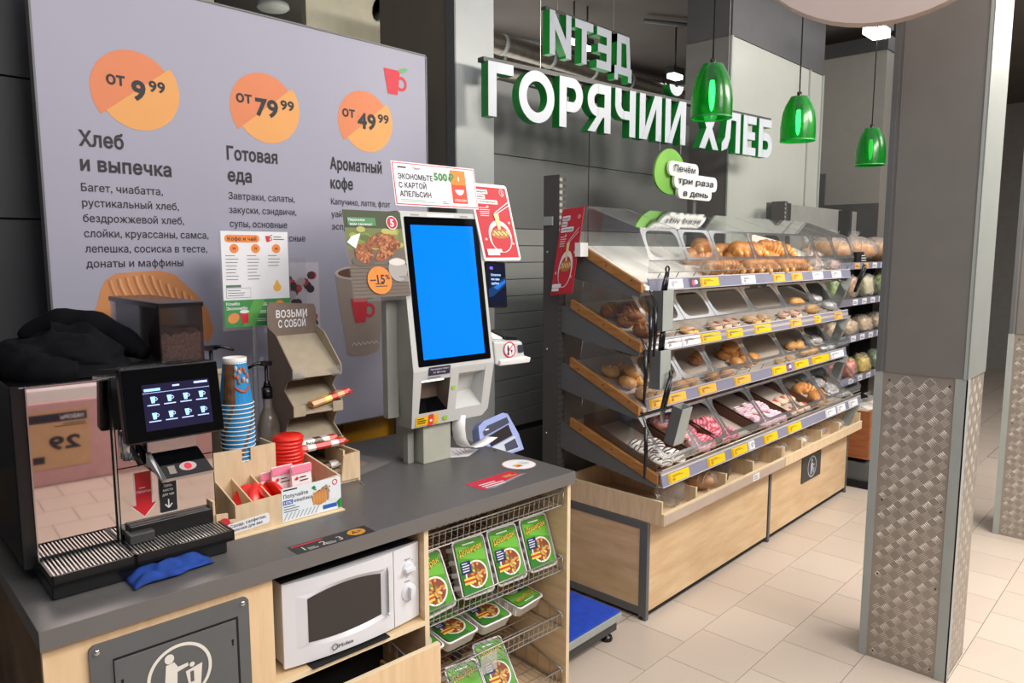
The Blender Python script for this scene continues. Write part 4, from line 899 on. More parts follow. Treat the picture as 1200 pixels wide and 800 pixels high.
# ================================================================== FAR RACK
fr_ = thing('produce_rack', 'grey rack beyond the bakery rack with bagged bread and vegetables', 'rack', (6.3, 2.2, 0))
b = MB(); b.box(5.25, 2.33, 0, 7.6, 2.36, 1.95, mat('far_rack_back', '8E8F8C', .45)); b.build('back_panel', fr_)
for x in (4.72 + .35, 5.22, 6.45, 7.6): b = MB(); b.box(x, 2.24, 0, x + .06, 2.33, 1.945, dark_metal if x > 5.2 else grey_metal); b.build('upright', fr_)
FS = ((1.50, 2.28), (1.235, 2.28), (.965, 2.28), (.65, 2.28))
for z, yb in FS:
    b = MB(); b.hexa([(5.2, 1.91, z - .01), (7.6, 1.91, z - .01), (7.6, yb, z + .03), (5.2, yb, z + .03)], [(5.2, 1.91, z), (7.6, 1.91, z), (7.6, yb, z + .045), (5.2, yb, z + .045)], grey_metal); b.build('shelf', fr_)
    b = MB(); b.box(5.2, 1.895, z - .025, 7.6, 1.91, z + .025, rail_m); rl = b.build('price_rail', fr_)
    for i in range(9):
        p = Print((0, 1.895, 0), (1, 0, 0), (0, 0, 1), .001); xa = 5.62 + i * .19; p.rect(xa, z - .02, xa + .1, z + .02, ora if z > 1.4 and i < 2 else wht, 1); p.lines(xa + .01, z, .08, 2, .01, ink, .004); p.build('price_tag', rl)
rs = random.Random(11)
for i, (x, y) in enumerate(((5.5, 2.05), (5.72, 2.12), (5.95, 2.03), (6.2, 2.1), (6.45, 2.03), (6.7, 2.1), (6.95, 2.05))):
    bagged('bagged_bread', 'brown bread bag, %s from the left on the far top shelf' % ordn(i), 'bread', x, y, 1.535, 'loaf', rs.uniform(-.4, .4), 1.55, 'bread bags on the far top shelf')
b = MB(); b.box(5.75, 1.93, 1.515, 6.05, 1.99, 1.60, blackm); p = Print((0, 1.93, 0), (1, 0, 0), (0, 0, 1), .001); p.lines(5.85, 1.57, .12, 3, .018, wht, .006); o = b.build('black_box', None, (5.9, 1.96, 1.515)); tag(o, 'small black carton with white print on the far top shelf', 'carton'); p.build('print', o)
def packet(x, y, z, w, h, m1, m2, name, label, group, lean=.25):
    t = thing(name, label, 'packet', (x, y, z), rz=rs.uniform(-.25, .25), group=group); b = MB()
    off = Vector((x * 7, y * 5, z)); b.ellip((0, 0, h / 2), (w / 2, .05, h / 2), mat(m1, m1[-6:], .4, scale=38, h2=m2, bump=.5), 20, 12, lambda d: (1 / max(abs(d.x), abs(d.y), abs(d.z)) ** .45 - 1.12) + .42 * noise.noise(d * 3 + off) + .2 * noise.noise(d * 8 + off)); o = b.build('body', None, (0, 0, 0)); o.parent = t
    b = MB(); b.ellip((0, 0, h / 2), (w / 2 * 1.1, .06, h / 2 * 1.15), film, 18, 12, lambda d: (1 / max(abs(d.x), abs(d.y), abs(d.z)) ** .45 - 1.05) + .35 * noise.noise(d * 4 + off)); o = b.build('wrapper', None, (0, 0, 0)); o.parent = t
names = [('leafy_packet', 'leafy green salad packet', 'packet_4E7A3A', 'B9C46A'), ('leek_packet', 'pale leek packet', 'packet_C9C096', 'E8E2C4'), ('onion_packet', 'brown onion net', 'packet_8A5A36', 'D9B48A')]
for i in range(12):
    n, l, m1, m2 = names[i % 3] if i < 9 else names[1]; packet(5.42 + i * .17, 1.97 + .07 * (i % 2), 1.25, .15, .17, m1, m2, n, l + ', %s from the left on the second far rack shelf' % ordn(i), l + 's on the second far shelf')
for i in range(12): packet(5.42 + i * .17, 1.97 + .09 * (i % 2), .975, .17, .12, 'packet_B08A5C', 'E5D3B4', 'bread_packet', 'tan packet, %s from the left on the third far shelf' % ordn(i), 'tan packets on the third far shelf')
for i in range(12):
    m1, m2, c = (('packet_C9403A', 'E9A58A', 'red'), ('packet_C9A32E', 'E8D060', 'yellow'), ('packet_4E6B3A', '8AA05A', 'green'))[(i // 3) % 3]; packet(5.40 + i * .15, 1.93 + .06 * (i % 2), .665, .13, .13, m1, m2, 'vegetable_packet', c + ' vegetable packet, %s from left on the lowest far rack shelf' % ordn(i), c + ' vegetable packets in the lowest far tray')
crw = mat('reddish_crate_wood', '8F5230', .55, scale=8, stretch=(1, 1, 8), h2='A9683E')
t = thing('wooden_crate', 'reddish wooden crate with bagged onions under the far rack', 'crate', (5.7, 1.75, .2))
for z in (.2, .315, .43): b = MB(); b.box(5.22, 1.60, z, 6.6, 1.62, z + .105, crw); b.build('slat', t, bev=.002)
b = MB(); b.box(5.20, 1.60, .2, 5.22, 2.2, .53, crw); b.box(5.22, 1.62, .2, 6.6, 2.2, .22, crw); b.build('box', t)
for i in range(5): bagged('onion_bag', 'clear bag of pale onions, %s from the left on the far wooden crate' % ordn(i), 'bag', 5.35 + i * .2, 1.75, .44, 'white', .3 * i, 1.0, 'onion bags in the far crate')
b = MB(); b.box(5.18, 1.58, .0, 6.6, 2.2, .05, blackm); b.box(5.2, 1.57, .05, 6.6, 2.2, .17, grey_metal)
for x in (5.25, 5.4, 5.6): b.lathe([(0, -.003), (.012, -.003), (.012, 0)], (x, 1.57, .11), dark_metal, 8, 'y')
tag(b.build('rack_plinth', None, (5.9, 1.9, 0)), 'grey metal plinth under the reddish wooden crate', 'plinth')

# ================================================================== COUNTER (frame 'c': u along the front, v into depth)
c_ = 'c'
b = MB(); b.box(0, 0, .797, 1.612, .877, .84, grey_edge); b.box(.001, .001, .8395, 1.611, .876, .8403, grey_top)
tag(b.build('worktop', None, (.8, .44, .797), c_, bev=.0015), 'long dark grey laminate worktop carrying coffee machine and kiosk', 'worktop')
# waste cabinet
t = thing('waste_cabinet', 'birch cabinet with grey metal litter flap at the left end of the counter', 'cabinet', (.25, .4, 0), c_)
b = MB(); b.box(.006, .02, 0, .502, .036, .797, wood_v); b.build('front_panel', t)
b = MB(); b.box(.006, .036, 0, .022, .86, .797, mat('dark_side_board', '4A3A2C', .5, scale=5, h2='7A6248')); b.build('side_panel', t)  # side board mottled brown, darker than the front
b = MB(); b.box(.486, .036, 0, .502, .86, .797, wood); b.build('side_panel', t)
b = MB(); b.ext(rrect(.088, .17, .437, .769, .014), 'y', .013, .0195, grey_metal); fp = b.build('frame_plate', t, bev=.0015)
b = MB(); b.box(.133, .0122, .227, .409, .0135, .7265, blackm); b.build('gap', fp)
b = MB(); b.box(.134, .0085, .228, .402, .0125, .722, grey_metal); fl_ = b.build('flap', t, bev=.001)
p = Print((0, .008, 0), (1, 0, 0), (0, 0, 1), .0005); iw = flat('E4E0D6', 'icon_cream')
cx, cz = .268, .64; p.ring(cx, cz, .072, .0075, iw, 1, 48)
p.ell(cx - .022, cz + .043, .0105, .0115, iw, 1, 16)
p.poly([(cx - .03, cz + .03), (cx - .012, cz + .032), (cx - .004, cz + .018), (cx + .018, cz + .02), (cx + .019, cz + .012), (cx - .006, cz + .006), (cx - .008, cz - .03), (cx - .008, cz - .062), (cx - .02, cz - .062), (cx - .022, cz - .022), (cx - .034, cz - .056), (cx - .046, cz - .05), (cx - .034, cz - .01)], iw, 1)
p.poly([(cx + .012, cz - .0), (cx + .05, cz + .008), (cx + .044, cz - .05), (cx + .02, cz - .05)], iw, 1); p.rect(cx + .022, cz - .03, cx + .03, cz - .004, grey_metal, 2); p.ell(cx + .027, cz + .012, .006, .006, iw, 1, 10)
p.build('litter_pictogram', fl_)
for (x, z) in ((.103, .752), (.422, .754)): b = MB(); b.lathe([(0, -.003), (.005, -.003), (.007, 0)], (x, .0125, z), chrome, 12, 'y'); b.build('screw', fp)
for (x, z) in ((.146, .672), (.390, .672)): b = MB(); b.box(x, .0078, z - .012, x + .004, .0086, z, blackm); b.lathe([(0, -.0008), (.003, -.0008), (.003, 0)], (x + .002, .0086, z + .001), blackm, 8, 'y'); b.build('key_slot', fl_)
# microwave cabinet
t = thing('microwave_cabinet', 'open birch niche cabinet under the counter holding the microwave', 'cabinet', (.74, .4, 0), c_)
b = MB(); b.box(.502, .02, .497, .97, .6, .512, wood); b.box(.502, .0185, .497, .97, .02, .512, wood_edge); b.build('shelf', t)
b = MB(); b.box(.97, .02, 0, .985, .86, .797, wood); b.box(.9695, .0185, 0, .9855, .02, .797, wood_edge); b.build('side_panel', t)
b = MB(); b.box(.502, .6, 0, .97, .61, .797, blackm); b.build('back_panel', t)
b = MB(); b.box(.502, .25, .0, .97, .26, .495, blackm); b.build('inner_back', t)
b = MB(); b.box(.505, -.022, .04, .995, -.006, .448, wood_v); b.box(.505, -.0225, .4475, .995, -.0055, .4495, wood_edge); dr = b.build('drawer_front', t, bev=.001)
b = MB(); b.box(.52, -.006, .06, .96, .24, .07, wood); b.box(.52, -.006, .06, .53, .24, .30, wood); b.box(.95, -.006, .06, .96, .24, .30, wood); b.build('drawer_box', dr)
b = MB(); b.box(.60, .01, .512, .84, .2, .5155, blackm); tag(b.build('rubber_mat', None, (.7, .1, .512), c_), 'thin black mat sticking out under the microwave', 'mat')
# microwave
t = thing('microwave', 'white microwave oven with two round dials in the counter niche', 'microwave', (.75, .2, .5155), c_)
x0, x1, z0, z1 = .537, .966, .523, .752
b = MB(); b.box(x0 + .004, .05, z0 + .003, x1 - .004, .36, z1 - .004, mat('microwave_case', 'C9C9CC', .35)); b.build('case', t, bev=.004)
b = MB(); b.box(x0 + .006, .056, z1 - .005, x1 - .006, .355, z1 - .002, mat('painted_gap_shade', '26262E', .5)); b.build('gap_shade_plate', t)  # thin dark plate added for the shade in the gap above the oven
b = MB()
for q in (x0 + .03, x1 - .05): b.box(q, .06, .5155, q + .03, .1, .528, black); b.box(q, .3, .5155, q + .03, .34, .528, black)
b.build('feet', t)
def frontpanel(xa, xb, hole=None):
    b = MB(); n = 10; f = lambda x: .05 - .022 * (1 - ((x - (x0 + x1) / 2) / ((x1 - x0) / 2)) ** 2) - .006
    return f
ff = frontpanel(0, 0)
b = MB(); N = 14; xd = .868
xs = [x0 + (xd - x0) * k / N for k in range(N + 1)]
wx0, wx1 = .600, .825
def arch(x, top):
    q = (x - (wx0 + wx1) / 2) / ((wx1 - wx0) / 2); q = max(-1, min(1, q)); return (.700 + .012 * (1 - q * q)) if top else (.580 - .009 * (1 - q * q))
# door: outer face with arched recess
O_ = []; I_ = []; NN = 16
for k in range(NN + 1): x = wx0 - .022 + (wx1 - wx0 + .044) * k / NN; O_.append((x, 1))
b.box(x0, ff(x0) + .006, z0, xd - .001, .052, z1, white_mw)
def strip(b, xa, xb, za, zb, m, n=12, lift=0):
    vs = []; X = [xa + (xb - xa) * k / n for k in range(n + 1)]
    for x in X: vs += [(x, ff(x) - lift, za(x)), (x, ff(x) - lift, zb(x))]
    b.add(vs, [(2 * k, 2 * k + 2, 2 * k + 3, 2 * k + 1) for k in range(n)], m, True)
K = lambda c: (lambda x: c)
ot = lambda x: arch(x, 1) + .012; ob = lambda x: arch(x, 0) - .012
oa, oz = wx0 - .03, wx1 + .012
strip(b, x0, oa, K(z0), K(z1), white_mw, 4); strip(b, oz, xd - .001, K(z0), K(z1), white_mw, 3); strip(b, oa, oz, ot, K(z1), white_mw); strip(b, oa, oz, K(z0), ob, white_mw)
strip(b, x0, xd - .001, K(z1), K(z1 - .0), white_mw)
n = 14; X = [oa + (oz - oa) * k / n for k in range(n + 1)]; XI = [wx0 + (wx1 - wx0) * k / n for k in range(n + 1)]
rec = .030
for (fo, top) in ((ot, 1), (ob, 0)):
    vs = []
    for xo, xi in zip(X, XI): vs += [(xo, ff(xo), fo(xo)), (xi, rec, arch(xi, top))]
    b.add(vs, [(2 * k, 2 * k + 2, 2 * k + 3, 2 * k + 1) for k in range(n)], white_mw, True)
for (xo, xi) in ((oa, wx0), (oz, wx1)): b.add([(xo, ff(xo), ob(xo)), (xo, ff(xo), ot(xo)), (xi, rec, arch(xi, 1)), (xi, rec, arch(xi, 0))], [(0, 1, 2, 3)], white_mw)
for (za) in (z0, z1): b.add([(x, ff(x), za) for x in xs] + [(x, .05, za) for x in xs], [(k, k + 1, N + 2 + k, N + 1 + k) for k in range(N)], white_mw)
b.add([(x0, ff(x0), z0), (x0, ff(x0), z1), (x0, .05, z1), (x0, .05, z0)], [(0, 1, 2, 3)], white_mw)
door = b.build('door', t)
b = MB(); b.add([(x, rec - .001, arch(x, 0)) for x in XI] + [(x, rec - .001, arch(x, 1)) for x in XI], [(k, k + 1, n + 2 + k, n + 1 + k) for k in range(n)], mat('oven_window', '34302E', .18, var=.02)); b.build('window', door)
b = MB(); b.add([(.846, ff(.85) - .0005, .575), (.862, ff(.86) - .0005, .575), (.862, ff(.86) - .0005, .715), (.846, ff(.85) - .0005, .715), (.842, .014, .585), (.842, .014, .705)], [(0, 1, 2, 3), (0, 3, 5, 4)], mat('handle_shade', 'D2D2D4', .3)); b.box(.840, .012, .575, .846, .03, .58, white_mw); b.build('handle_recess', door)
b = MB(); n2 = 6; XP = [xd + (x1 - xd) * k / n2 for k in range(n2 + 1)]
strip(b, xd + .001, x1, K(z0), K(z1), white_mw, n2)
for za in (z0, z1): b.add([(x, ff(x), za) for x in XP] + [(x, .05, za) for x in XP], [(k, k + 1, n2 + 2 + k, n2 + 1 + k) for k in range(n2)], white_mw)
b.add([(x1, ff(x1), z0), (x1, .05, z0), (x1, .05, z1), (x1, ff(x1), z1)], [(0, 1, 2, 3)], white_mw)
cp = b.build('control_panel', t)
for (cz, r_) in ((.684, .021), (.612, .027)):
    cx = .922; b = MB(); y = ff(cx); b.lathe([(r_, 0), (r_ * .97, -.006), (r_ * .8, -.008), (0, -.008)], (cx, y + .001, cz), white_mw, 28, 'y')
    if r_ > .025: b.box(cx - .004, y - .021, cz - r_ * .7, cx + .004, y - .006, cz + r_ * .7, white_mw)
    else: b.box(cx - r_ * .8, y - .019, cz - .005, cx + r_ * .8, y - .006, cz + .005, white_mw)
    b.build('dial', cp, bev=.001)
p = Print((0, ff(.915) - .0005, 0), (1, 0, 0), (0, 0, 1), .0003); gi = flat('6A6A70', 'small_grey_type')
p.lines(.885, .724, .03, 1, .01, gi, .003); p.lines(.90, .712, .045, 1, .01, gi, .002); p.lines(.895, .645, .05, 1, .01, gi, .002)
for k in range(9): a = R(20 + 40 * k); p.rect(.922 + .031 * cos(a) - .002, .684 + .026 * sin(a) - .0008, .922 + .031 * cos(a) + .002, .684 + .026 * sin(a) + .0008, gi, 1)
p.build('dial_marks', cp)
p = Print((0, ff(.71) - .001, 0), (1, 0, 0), (0, 0, 1), .0004); p.ring(.672, .543, .009, .0025, flat('3C3C40', 'logo_grey'), 1, 20); p.txt('Midea', .682, .537, .0105, MATS['logo_grey'], w=.046, bold=.01); p.build('logo', door)

# basket cabinet
t = thing('basket_cabinet', 'open birch cabinet with brown slatted back for the wire baskets at the counter end', 'cabinet', (1.3, .4, 0), c_)
b = MB(); b.box(1.592, .02, 0, 1.607, .86, .797, wood); b.box(1.5915, .0185, 0, 1.6075, .02, .797, wood_edge); b.build('side_panel', t)
b = MB(); b.box(.985, .45, 0, 1.592, .456, .797, blackm); b.build('back_panel', t)
for k in range(21): b = MB(); b.box(.987 + k * .0283, .44, .02, .987 + k * .0283 + .0265, .45, .797, wood_br); b.build('slat', t)
b = MB(); b.box(1.40, .425, 0, 1.44, .44, .797, dark_metal); b.build('rear_post', t)
b = MB(); b.box(.985, .03, .0, 1.592, .45, .04, wood); b.build('bottom_board', t)
wires = {}
def basket(z, label, zb=.055):
    t = thing('wire_basket', label, 'wire basket', (1.29, .2, z), c_, group='wire baskets in the counter end'); xa, xb, ya, yb_ = .992, 1.587, .035, .40
    b = MB(); zr = z + .05; rb = z + .13
    b.tube([(xa, ya, zr), (xb, ya, zr)], .0028, wire_m, 6); b.tube([(xa, ya + .004, z), (xb, ya + .004, z)], .0022, wire_m, 5)
    for k in range(26): x = xa + (xb - xa) * k / 25; b.tube([(x, ya, zr), (x, ya + .004, z), (x, yb_, z - .0)], .0013, wire_m, 4, False)
    b.build('front_wires', t)
    b = MB()
    for k in range(7): y = ya + .03 + k * .055; b.tube([(xa, y, z - .002), (xb, y, z - .002)], .0016, wire_m, 4)
    b.build('floor_wires', t)
    for x in (xa, xb):
        b = MB(); b.tube([(x, ya, zr), (x, ya + .03, zr + .004), (x, yb_, rb)], .003, wire_m, 6); b.tube([(x, ya, zr), (x, ya, z), (x, yb_, z)], .0028, wire_m, 6)
        for k in range(1, 6): y = ya + (yb_ - ya) * k / 6; b.tube([(x, y, z), (x, y, zr + (rb - zr) * (y - ya) / (yb_ - ya))], .0013, wire_m, 4)
        b.tube([(x, ya + .0, zr), (x, ya + .05, zr - .03), (x, ya + .05, z + .0)], .002, wire_m, 5)
        b.build('side_wires', t)
    return t
basket(.714, 'empty wire basket, topmost of the stack under the worktop'); basket(.474, 'wire basket second from the top, holding upright noodle trays'); basket(.262, 'wire basket third from the top, holding flat noodle trays'); basket(.05, 'lowest wire basket with tilted noodle trays')
# noodle trays
tray_w = mat('tray_white', 'EFEEEC', .35, var=.02); gr1 = flat('57A336', 'pack_green', .3); gr2 = flat('3B7F35', 'pack_dark_green', .3); navy = flat('2C3468', 'pack_navy', .3); fo1 = flat('8A4A2C', 'pack_food', .4); yl = flat('F0D25A', 'pack_yellow', .3); brn = flat('4A2A16', 'pack_brown', .3)
def make_tray():
    b = MB(); w, h, d = .068, .094, .042
    def rr(s, z): return [(x, y, z) for x, y in rrect(-w * s, -h * s, w * s, h * s, .014, 4)]
    L = [rr(.86, 0), rr(.97, d - .004), rr(1.0, d - .003), rr(1.0, d), rr(.94, d)]; n = len(L[0]); vs = sum(L, [])
    b.add(vs, [(i * n + k, i * n + (k + 1) % n, (i + 1) * n + (k + 1) % n, (i + 1) * n + k) for i in range(4) for k in range(n)] + [tuple(range(n))[::-1]], tray_w, True)
    for s in range(4):       # ribs on the long walls
        y = -.06 + s * .04; b.box(w * .90, y, .004, w * .985, y + .014, d - .006, tray_w); b.box(-w * .985, y, .004, -w * .90, y + .014, d - .006, tray_w)
    p = Print((0, 0, d), (1, 0, 0), (0, 1, 0), .0005)
    p.poly(rrect(-w * .86, -h * .89, w * .86, h * .89, .010, 4), gr1, 0); p.poly([(-w * .85, -h * .88), (w * .5, -h * .88), (w * .2, -h * .3), (-w * .85, -h * .1)], gr2, 1); p.poly([(-w * .85, h * .4), (w * .85, h * .1), (w * .85, h * .5), (-w * .85, h * .8)], flat('74BE48', 'pack_light_green', .3), 1)
    p.ell(.006, -.026, .046, .044, tray_w, 2, 24); p.ell(.006, -.026, .040, .038, fo1, 3, 24)
    rs = random.Random(5)
    for k in range(34):
        a, r_ = rs.uniform(0, 6.3), .036 * math.sqrt(rs.random()); p.ell(.006 + r_ * cos(a), -.026 + r_ * sin(a) * .95, .0075, .0045, flat(('E8C878', 'C98A3C', '6B8A3A', 'D9A05A', 'A8452E')[k % 5], 'pack_bit%d' % (k % 5)), 4, 7, rot=a)
    p.rect(-.052, -.016, -.012, .022, navy, 6); p.lines(-.048, .014, .032, 4, .008, wht, .003, 7); p.rect(-.05, -.05, -.004, -.03, yl, 6); p.rect(-.05, -.043, -.004, -.036, flat('C93A2C', 'pack_red'), 7)
    p.txt('Доширак', 0, .046, .019, brn, w=.1, l=7, al='c', bold=.06, rot=.12); p.txt('Доширак', 0, .046, .019, yl, w=.1, l=8, al='c', bold=.02, rot=.12)
    p.rect(-.03, .072, .02, .076, wht, 5)
    return b, p
tb_, tp_ = make_tray()
def meshof(b): o = b.build('t', None, (0, 0, 0)); m = o.data; bpy.data.objects.remove(o); return m
tm_, pm_ = meshof(tb_), meshof(tp_)
def tray(u, v, z, tilt, rz, label, group, roll=0):
    r = bpy.data.objects.new('noodle_tray', None); COL.objects.link(r); r.empty_display_size = .05; place(r, (u, v, z), c_)
    r.rotation_euler = (Matrix.Rotation(RC, 3, 'Z') @ Matrix.Rotation(roll, 3, 'Y') @ Matrix.Rotation(tilt, 3, 'X') @ Matrix.Rotation(rz, 3, 'Z')).to_euler(); tag(r, label, 'noodle tray', group)
    a = bpy.data.objects.new('tray', tm_); q = bpy.data.objects.new('printed_film', pm_)
    for k in (a, q): COL.objects.link(k); k.parent = r
g = 'noodle trays in the wire baskets'
for i, (u, zz) in enumerate(((1.045, 0.565), (1.215, 0.570), (1.365, 0.568), (1.515, 0.568))):
    tray(u, .125, zz, R(68), 0, 'green noodle tray standing upright, %s from the left in the second basket' % ordn(i), g, roll=(-.09, .04, .02, .03)[i])
for i, u in enumerate((1.035, 1.175, 1.33, 1.482)):
    tray(u, .19 - .0 * i, .328 + (.012 if i == 3 else 0), R(9), -pi / 2 * 0 + (.0, .05, .0, .12)[i] + (pi if i == 3 else 0), 'green noodle tray lying flat, %s from the left in the third basket' % ordn(i), g)
for i, u in enumerate((1.08, 1.24)): tray(u + .09, .09 + .05 * i, .155, R(50), .0, 'green noodle tray tilted in the lowest basket, %s' % ('left one in front', 'right one behind')[i], g, roll=.1)
b = MB(); b.box(1.20, .032, .235, 1.27, .0335, .30, film); tag(b.build('label_holder', None, (1.235, .032, .235), c_), 'blank clear label holder on the third wire basket', 'label holder')
# worktop stickers
p = Print((0, 0, .8404), (1, 0, 0), (0, 1, 0), .0004)
p.rect(.563, .0, .794, .061, flat('2B2B2D', 'strip_black'), 1, r=.004); p.rect(.57, .047, .66, .055, flat('C4243A', 'sticker_red'), 2); p.txt('1', .59, .012, .026, flat('C9C4BC', 'strip_white')); p.txt('2', .64, .012, .026, MATS['strip_white']); p.txt('3', .69, .012, .026, MATS['strip_white']); p.lines(.6, .02, .03, 3, .006, MATS['strip_white'], .002); p.lines(.652, .02, .03, 3, .006, MATS['strip_white'], .002); p.ell(.752, .032, .026, .022, flat('C98A2E', 'strip_gold'), 2); p.txt('А+', .752, .024, .017, MATS['strip_black'], al='c', l=3, bold=.03)
tag(p.build('floor_sticker', None, (.68, .03, .8404), c_), 'black numbered strip sticker with gold badge at the counter edge', 'sticker')
bpy.data.objects['floor_sticker'].name = 'strip_sticker'
p = Print((0, 0, .8404), (1, 0, 0), (0, 1, 0), .0004); p.poly([(1.234, .148), (1.242, .065), (1.452, .105), (1.444, .162)], MATS['sticker_red'], 1); p.poly([(1.25, .062), (1.285, .055), (1.47, .10), (1.45, .108)], flat('8F8C92', 'sticker_grey'), 2); p.lines(1.26, .105, .10, 3, .016, wht, .006, 2); p.lines(1.38, .125, .06, 2, .012, yl, .004, 2)
tag(p.build('red_sticker', None, (1.34, .11, .8404), c_), 'red worn sticker on the worktop near the right corner', 'sticker')
p = Print((0, 0, .8404), (1, 0, 0), (0, 1, 0), .0004); p.ell(1.525, .195, .062, .062, wht, 1, rot=.2); p.ring(1.525, .195, .062, .004, flat('E9A9A0', 'pale_red'), 2); p.rect(1.495, .17, 1.525, .20, ora, 3); p.rect(1.50, .172, 1.52, .185, flat('D8452E', 'orange_red'), 4); p.lines(1.535, .205, .035, 3, .012, flat('9AB8A4', 'pale_green'), .005, 3)
tag(p.build('round_sticker', None, (1.525, .195, .8404), c_), 'round white sticker near the right end of the worktop', 'sticker')
p = Print((0, 0, .8405), (1, 0, 0), (0, 1, 0), .0005); gm = flat('7B7875', 'mat_grey'); A = [(.98, .45), (1.226, .539), (1.15, .80), (.95, .80)]
b = p; p.poly(A, gm, 1); p.ell(1.07, .72, .035, .035, flat('C99AA0', 'mat_pink'), 2); p.ell(1.07, .72, .018, .018, gm, 3); p.ell(1.09, .60, .05, .04, flat('A08478', 'mat_tan'), 2); p.ell(1.02, .53, .035, .03, MATS['mat_tan'], 2)
tag(p.build('counter_mat', None, (1.07, .65, .8404), c_), 'grey printed paper mat on the worktop beside the cardboard display', 'mat')

# ================================================================== COFFEE MACHINE
t = thing('coffee_machine', 'black and mirror-steel coffee machine at the left end of the counter', 'coffee machine', (.25, .45, .84), c_)
b = MB(); b.box(.052, .135, .8405, .44, .72, .884, black); b.build('base', t, bev=.004)
b = MB(); b.box(.022, .252, .884, .462, .80, 1.302, black); b.build('body', t, bev=.004)
b = MB(); b.box(.024, .248, .884, .040, .256, 1.305, black); b.build('side_frame', t)
def grille(x0, x1, y0, y1):
    b = MB(); z = .895; b.box(x0, y0, .872, x1, y0 + .006, z + .003, black); b.box(x0, y1 - .004, .872, x1, y1, z + .001, black); b.box(x0, y0, .872, x0 + .005, y1, z + .003, black); b.box(x1 - .005, y0, .872, x1, y1, z + .003, black); b.box(x0, y0, .872, x1, y1, .880, blackm); tr = b.build('drip_tray', t)
    n = int((x1 - x0) / .0078); b = MB()
    for k in range(1, n): x = x0 + (x1 - x0) * k / n; b.box(x - .0016, y0 + .006, z - .003, x + .0016, y1 - .004, z + .001, wire_m)
    b.build('grille_bars', tr, kind='stuff')
grille(.052, .222, .127, .252); grille(.224, .456, .127, .252)
b = MB(); b.box(.052, .2495, .893, .225, .2505, 1.30, black); b.box(.0535, .2465, .905, .216, .2495, 1.296, mirror); b.build('mirror_door', t)
b = MB(); b.box(.0505, .245, .893, .0535, .2505, 1.303, chrome); b.box(.0505, .245, 1.297, .224, .2505, 1.301, chrome); b.box(.2205, .243, .888, .2245, .2505, 1.303, chrome); b.build('door_trim', t)
b = MB(); b.box(.228, .2465, .912, .456, .2495, 1.076, steel); b.build('lower_steel_panel', t)
b = MB(); b.box(.228, .2465, 1.079, .456, .2495, 1.175, steel); b.build('upper_steel_panel', t)
b = MB(); b.box(.226, .2475, 1.175, .46, .25, 1.302, blackm); b.build('dark_panel', t)
b = MB(); b.box(.24, .225, .893, .44, .2465, .935, black); b.box(.232, .20, .897, .29, .2465, .922, dark_metal); b.build('cup_rest', t, bev=.003)
# spout
b = MB(); b.hexa([(.276, .175, 1.118), (.392, .175, 1.118), (.385, .247, 1.128), (.282, .247, 1.128)], [(.276, .175, 1.152), (.392, .175, 1.152), (.388, .247, 1.165), (.278, .247, 1.165)], chrome)
sp = b.build('spout_block', t, bev=.002)
b = MB(); b.hexa([(.298, .125, 1.062), (.41, .125, 1.062), (.395, .24, 1.075), (.285, .24, 1.075)], [(.298, .123, 1.068), (.41, .123, 1.068), (.392, .172, 1.12), (.278, .172, 1.12)], gloss_blk); b.build('spout_hood', sp)
b = MB(); b.box(.297, .120, 1.060, .411, .126, 1.067, chrome); b.hexa([(.290, .126, 1.058), (.299, .123, 1.06), (.282, .172, 1.10), (.272, .175, 1.10)], [(.290, .126, 1.066), (.299, .122, 1.068), (.282, .172, 1.125), (.272, .175, 1.125)], chrome); b.build('spout_lip', sp)
p = Print((.298, .1225, 1.0685), (1, 0, 0), (-.05, .49, .52), .0006); p.ell(.058, .022, .020, .012, flat('B9A6A6', 'emblem_silver'), 1); p.ell(.058, .022, .009, .009, red, 2, 12); p.rect(.012, .008, .028, .03, flat('8A8078', 'emblem_dim'), 1); p.build('emblem', sp)
b = MB(); b.tube([(.27, .2, 1.09), (.262, .21, 1.12), (.262, .24, 1.15)], .01, black, 8); b.tube([(.25, .235, 1.10), (.25, .235, 1.17)], .014, chrome, 10); b.build('steam_pipe', t)
# display
D = Matrix.Translation((.33, .15, 1.245)) @ Matrix.Rotation(R(-10), 4, 'X')
b = MB(); b.T = D; b.box(-.112, -.012, -.088, .114, .022, .088, black); dsp = b.build('display', t, bev=.006)
b = MB(); b.T = D; b.box(-.05, .02, -.05, .05, .11, .05, blackm); b.build('display_mount', dsp)
dv = D.to_3x3(); o_ = D @ Vector((0, -.0125, 0))
b = MB(); b.T = D; b.box(-.108, -.0135, -.084, .11, -.0115, .084, gloss_blk); b.build('glass', dsp)
p = Print(D @ Vector((0, -.0138, 0)), dv @ Vector((1, 0, 0)), dv @ Vector((0, 0, 1)), .0005)
scr = mat('machine_screen', '1E1C34', .1, emit=.5); ico = mat('screen_icon', '8CC4FF', .3, emit=1.1); icw = mat('screen_text', 'A9B8F0', .3, emit=.8)
X0_, X1_, Z0_, Z1_ = -.068, .086, -.062, .046; p.rect(X0_, Z0_, X1_, Z1_, scr, 1)
p.rect(X0_ + .004, Z1_ - .016, X0_ + .04, Z1_ - .010, ico, 2); p.rect(.0, Z1_ - .010, .016, Z1_ - .006, icw, 2); p.rect(.05, Z1_ - .009, .082, Z1_ - .004, icw, 2); p.rect(X0_, Z1_ - .0205, X1_, Z1_ - .0195, icw, 2)
for r_ in range(2):
    for k in range(4):
        cx = X0_ + .022 + k * .037; cz = Z1_ - .036 - r_ * .038
        p.poly([(cx - .006, cz + .007), (cx + .005, cz + .007), (cx + .003, cz - .008), (cx - .004, cz - .008)], ico, 2); p.ring(cx + .006, cz + .001, .004, .0015, icw, 2, 12); p.rect(cx - .014, cz - .014, cx + .013, cz - .0115, icw, 2)
p.build('screen', dsp)
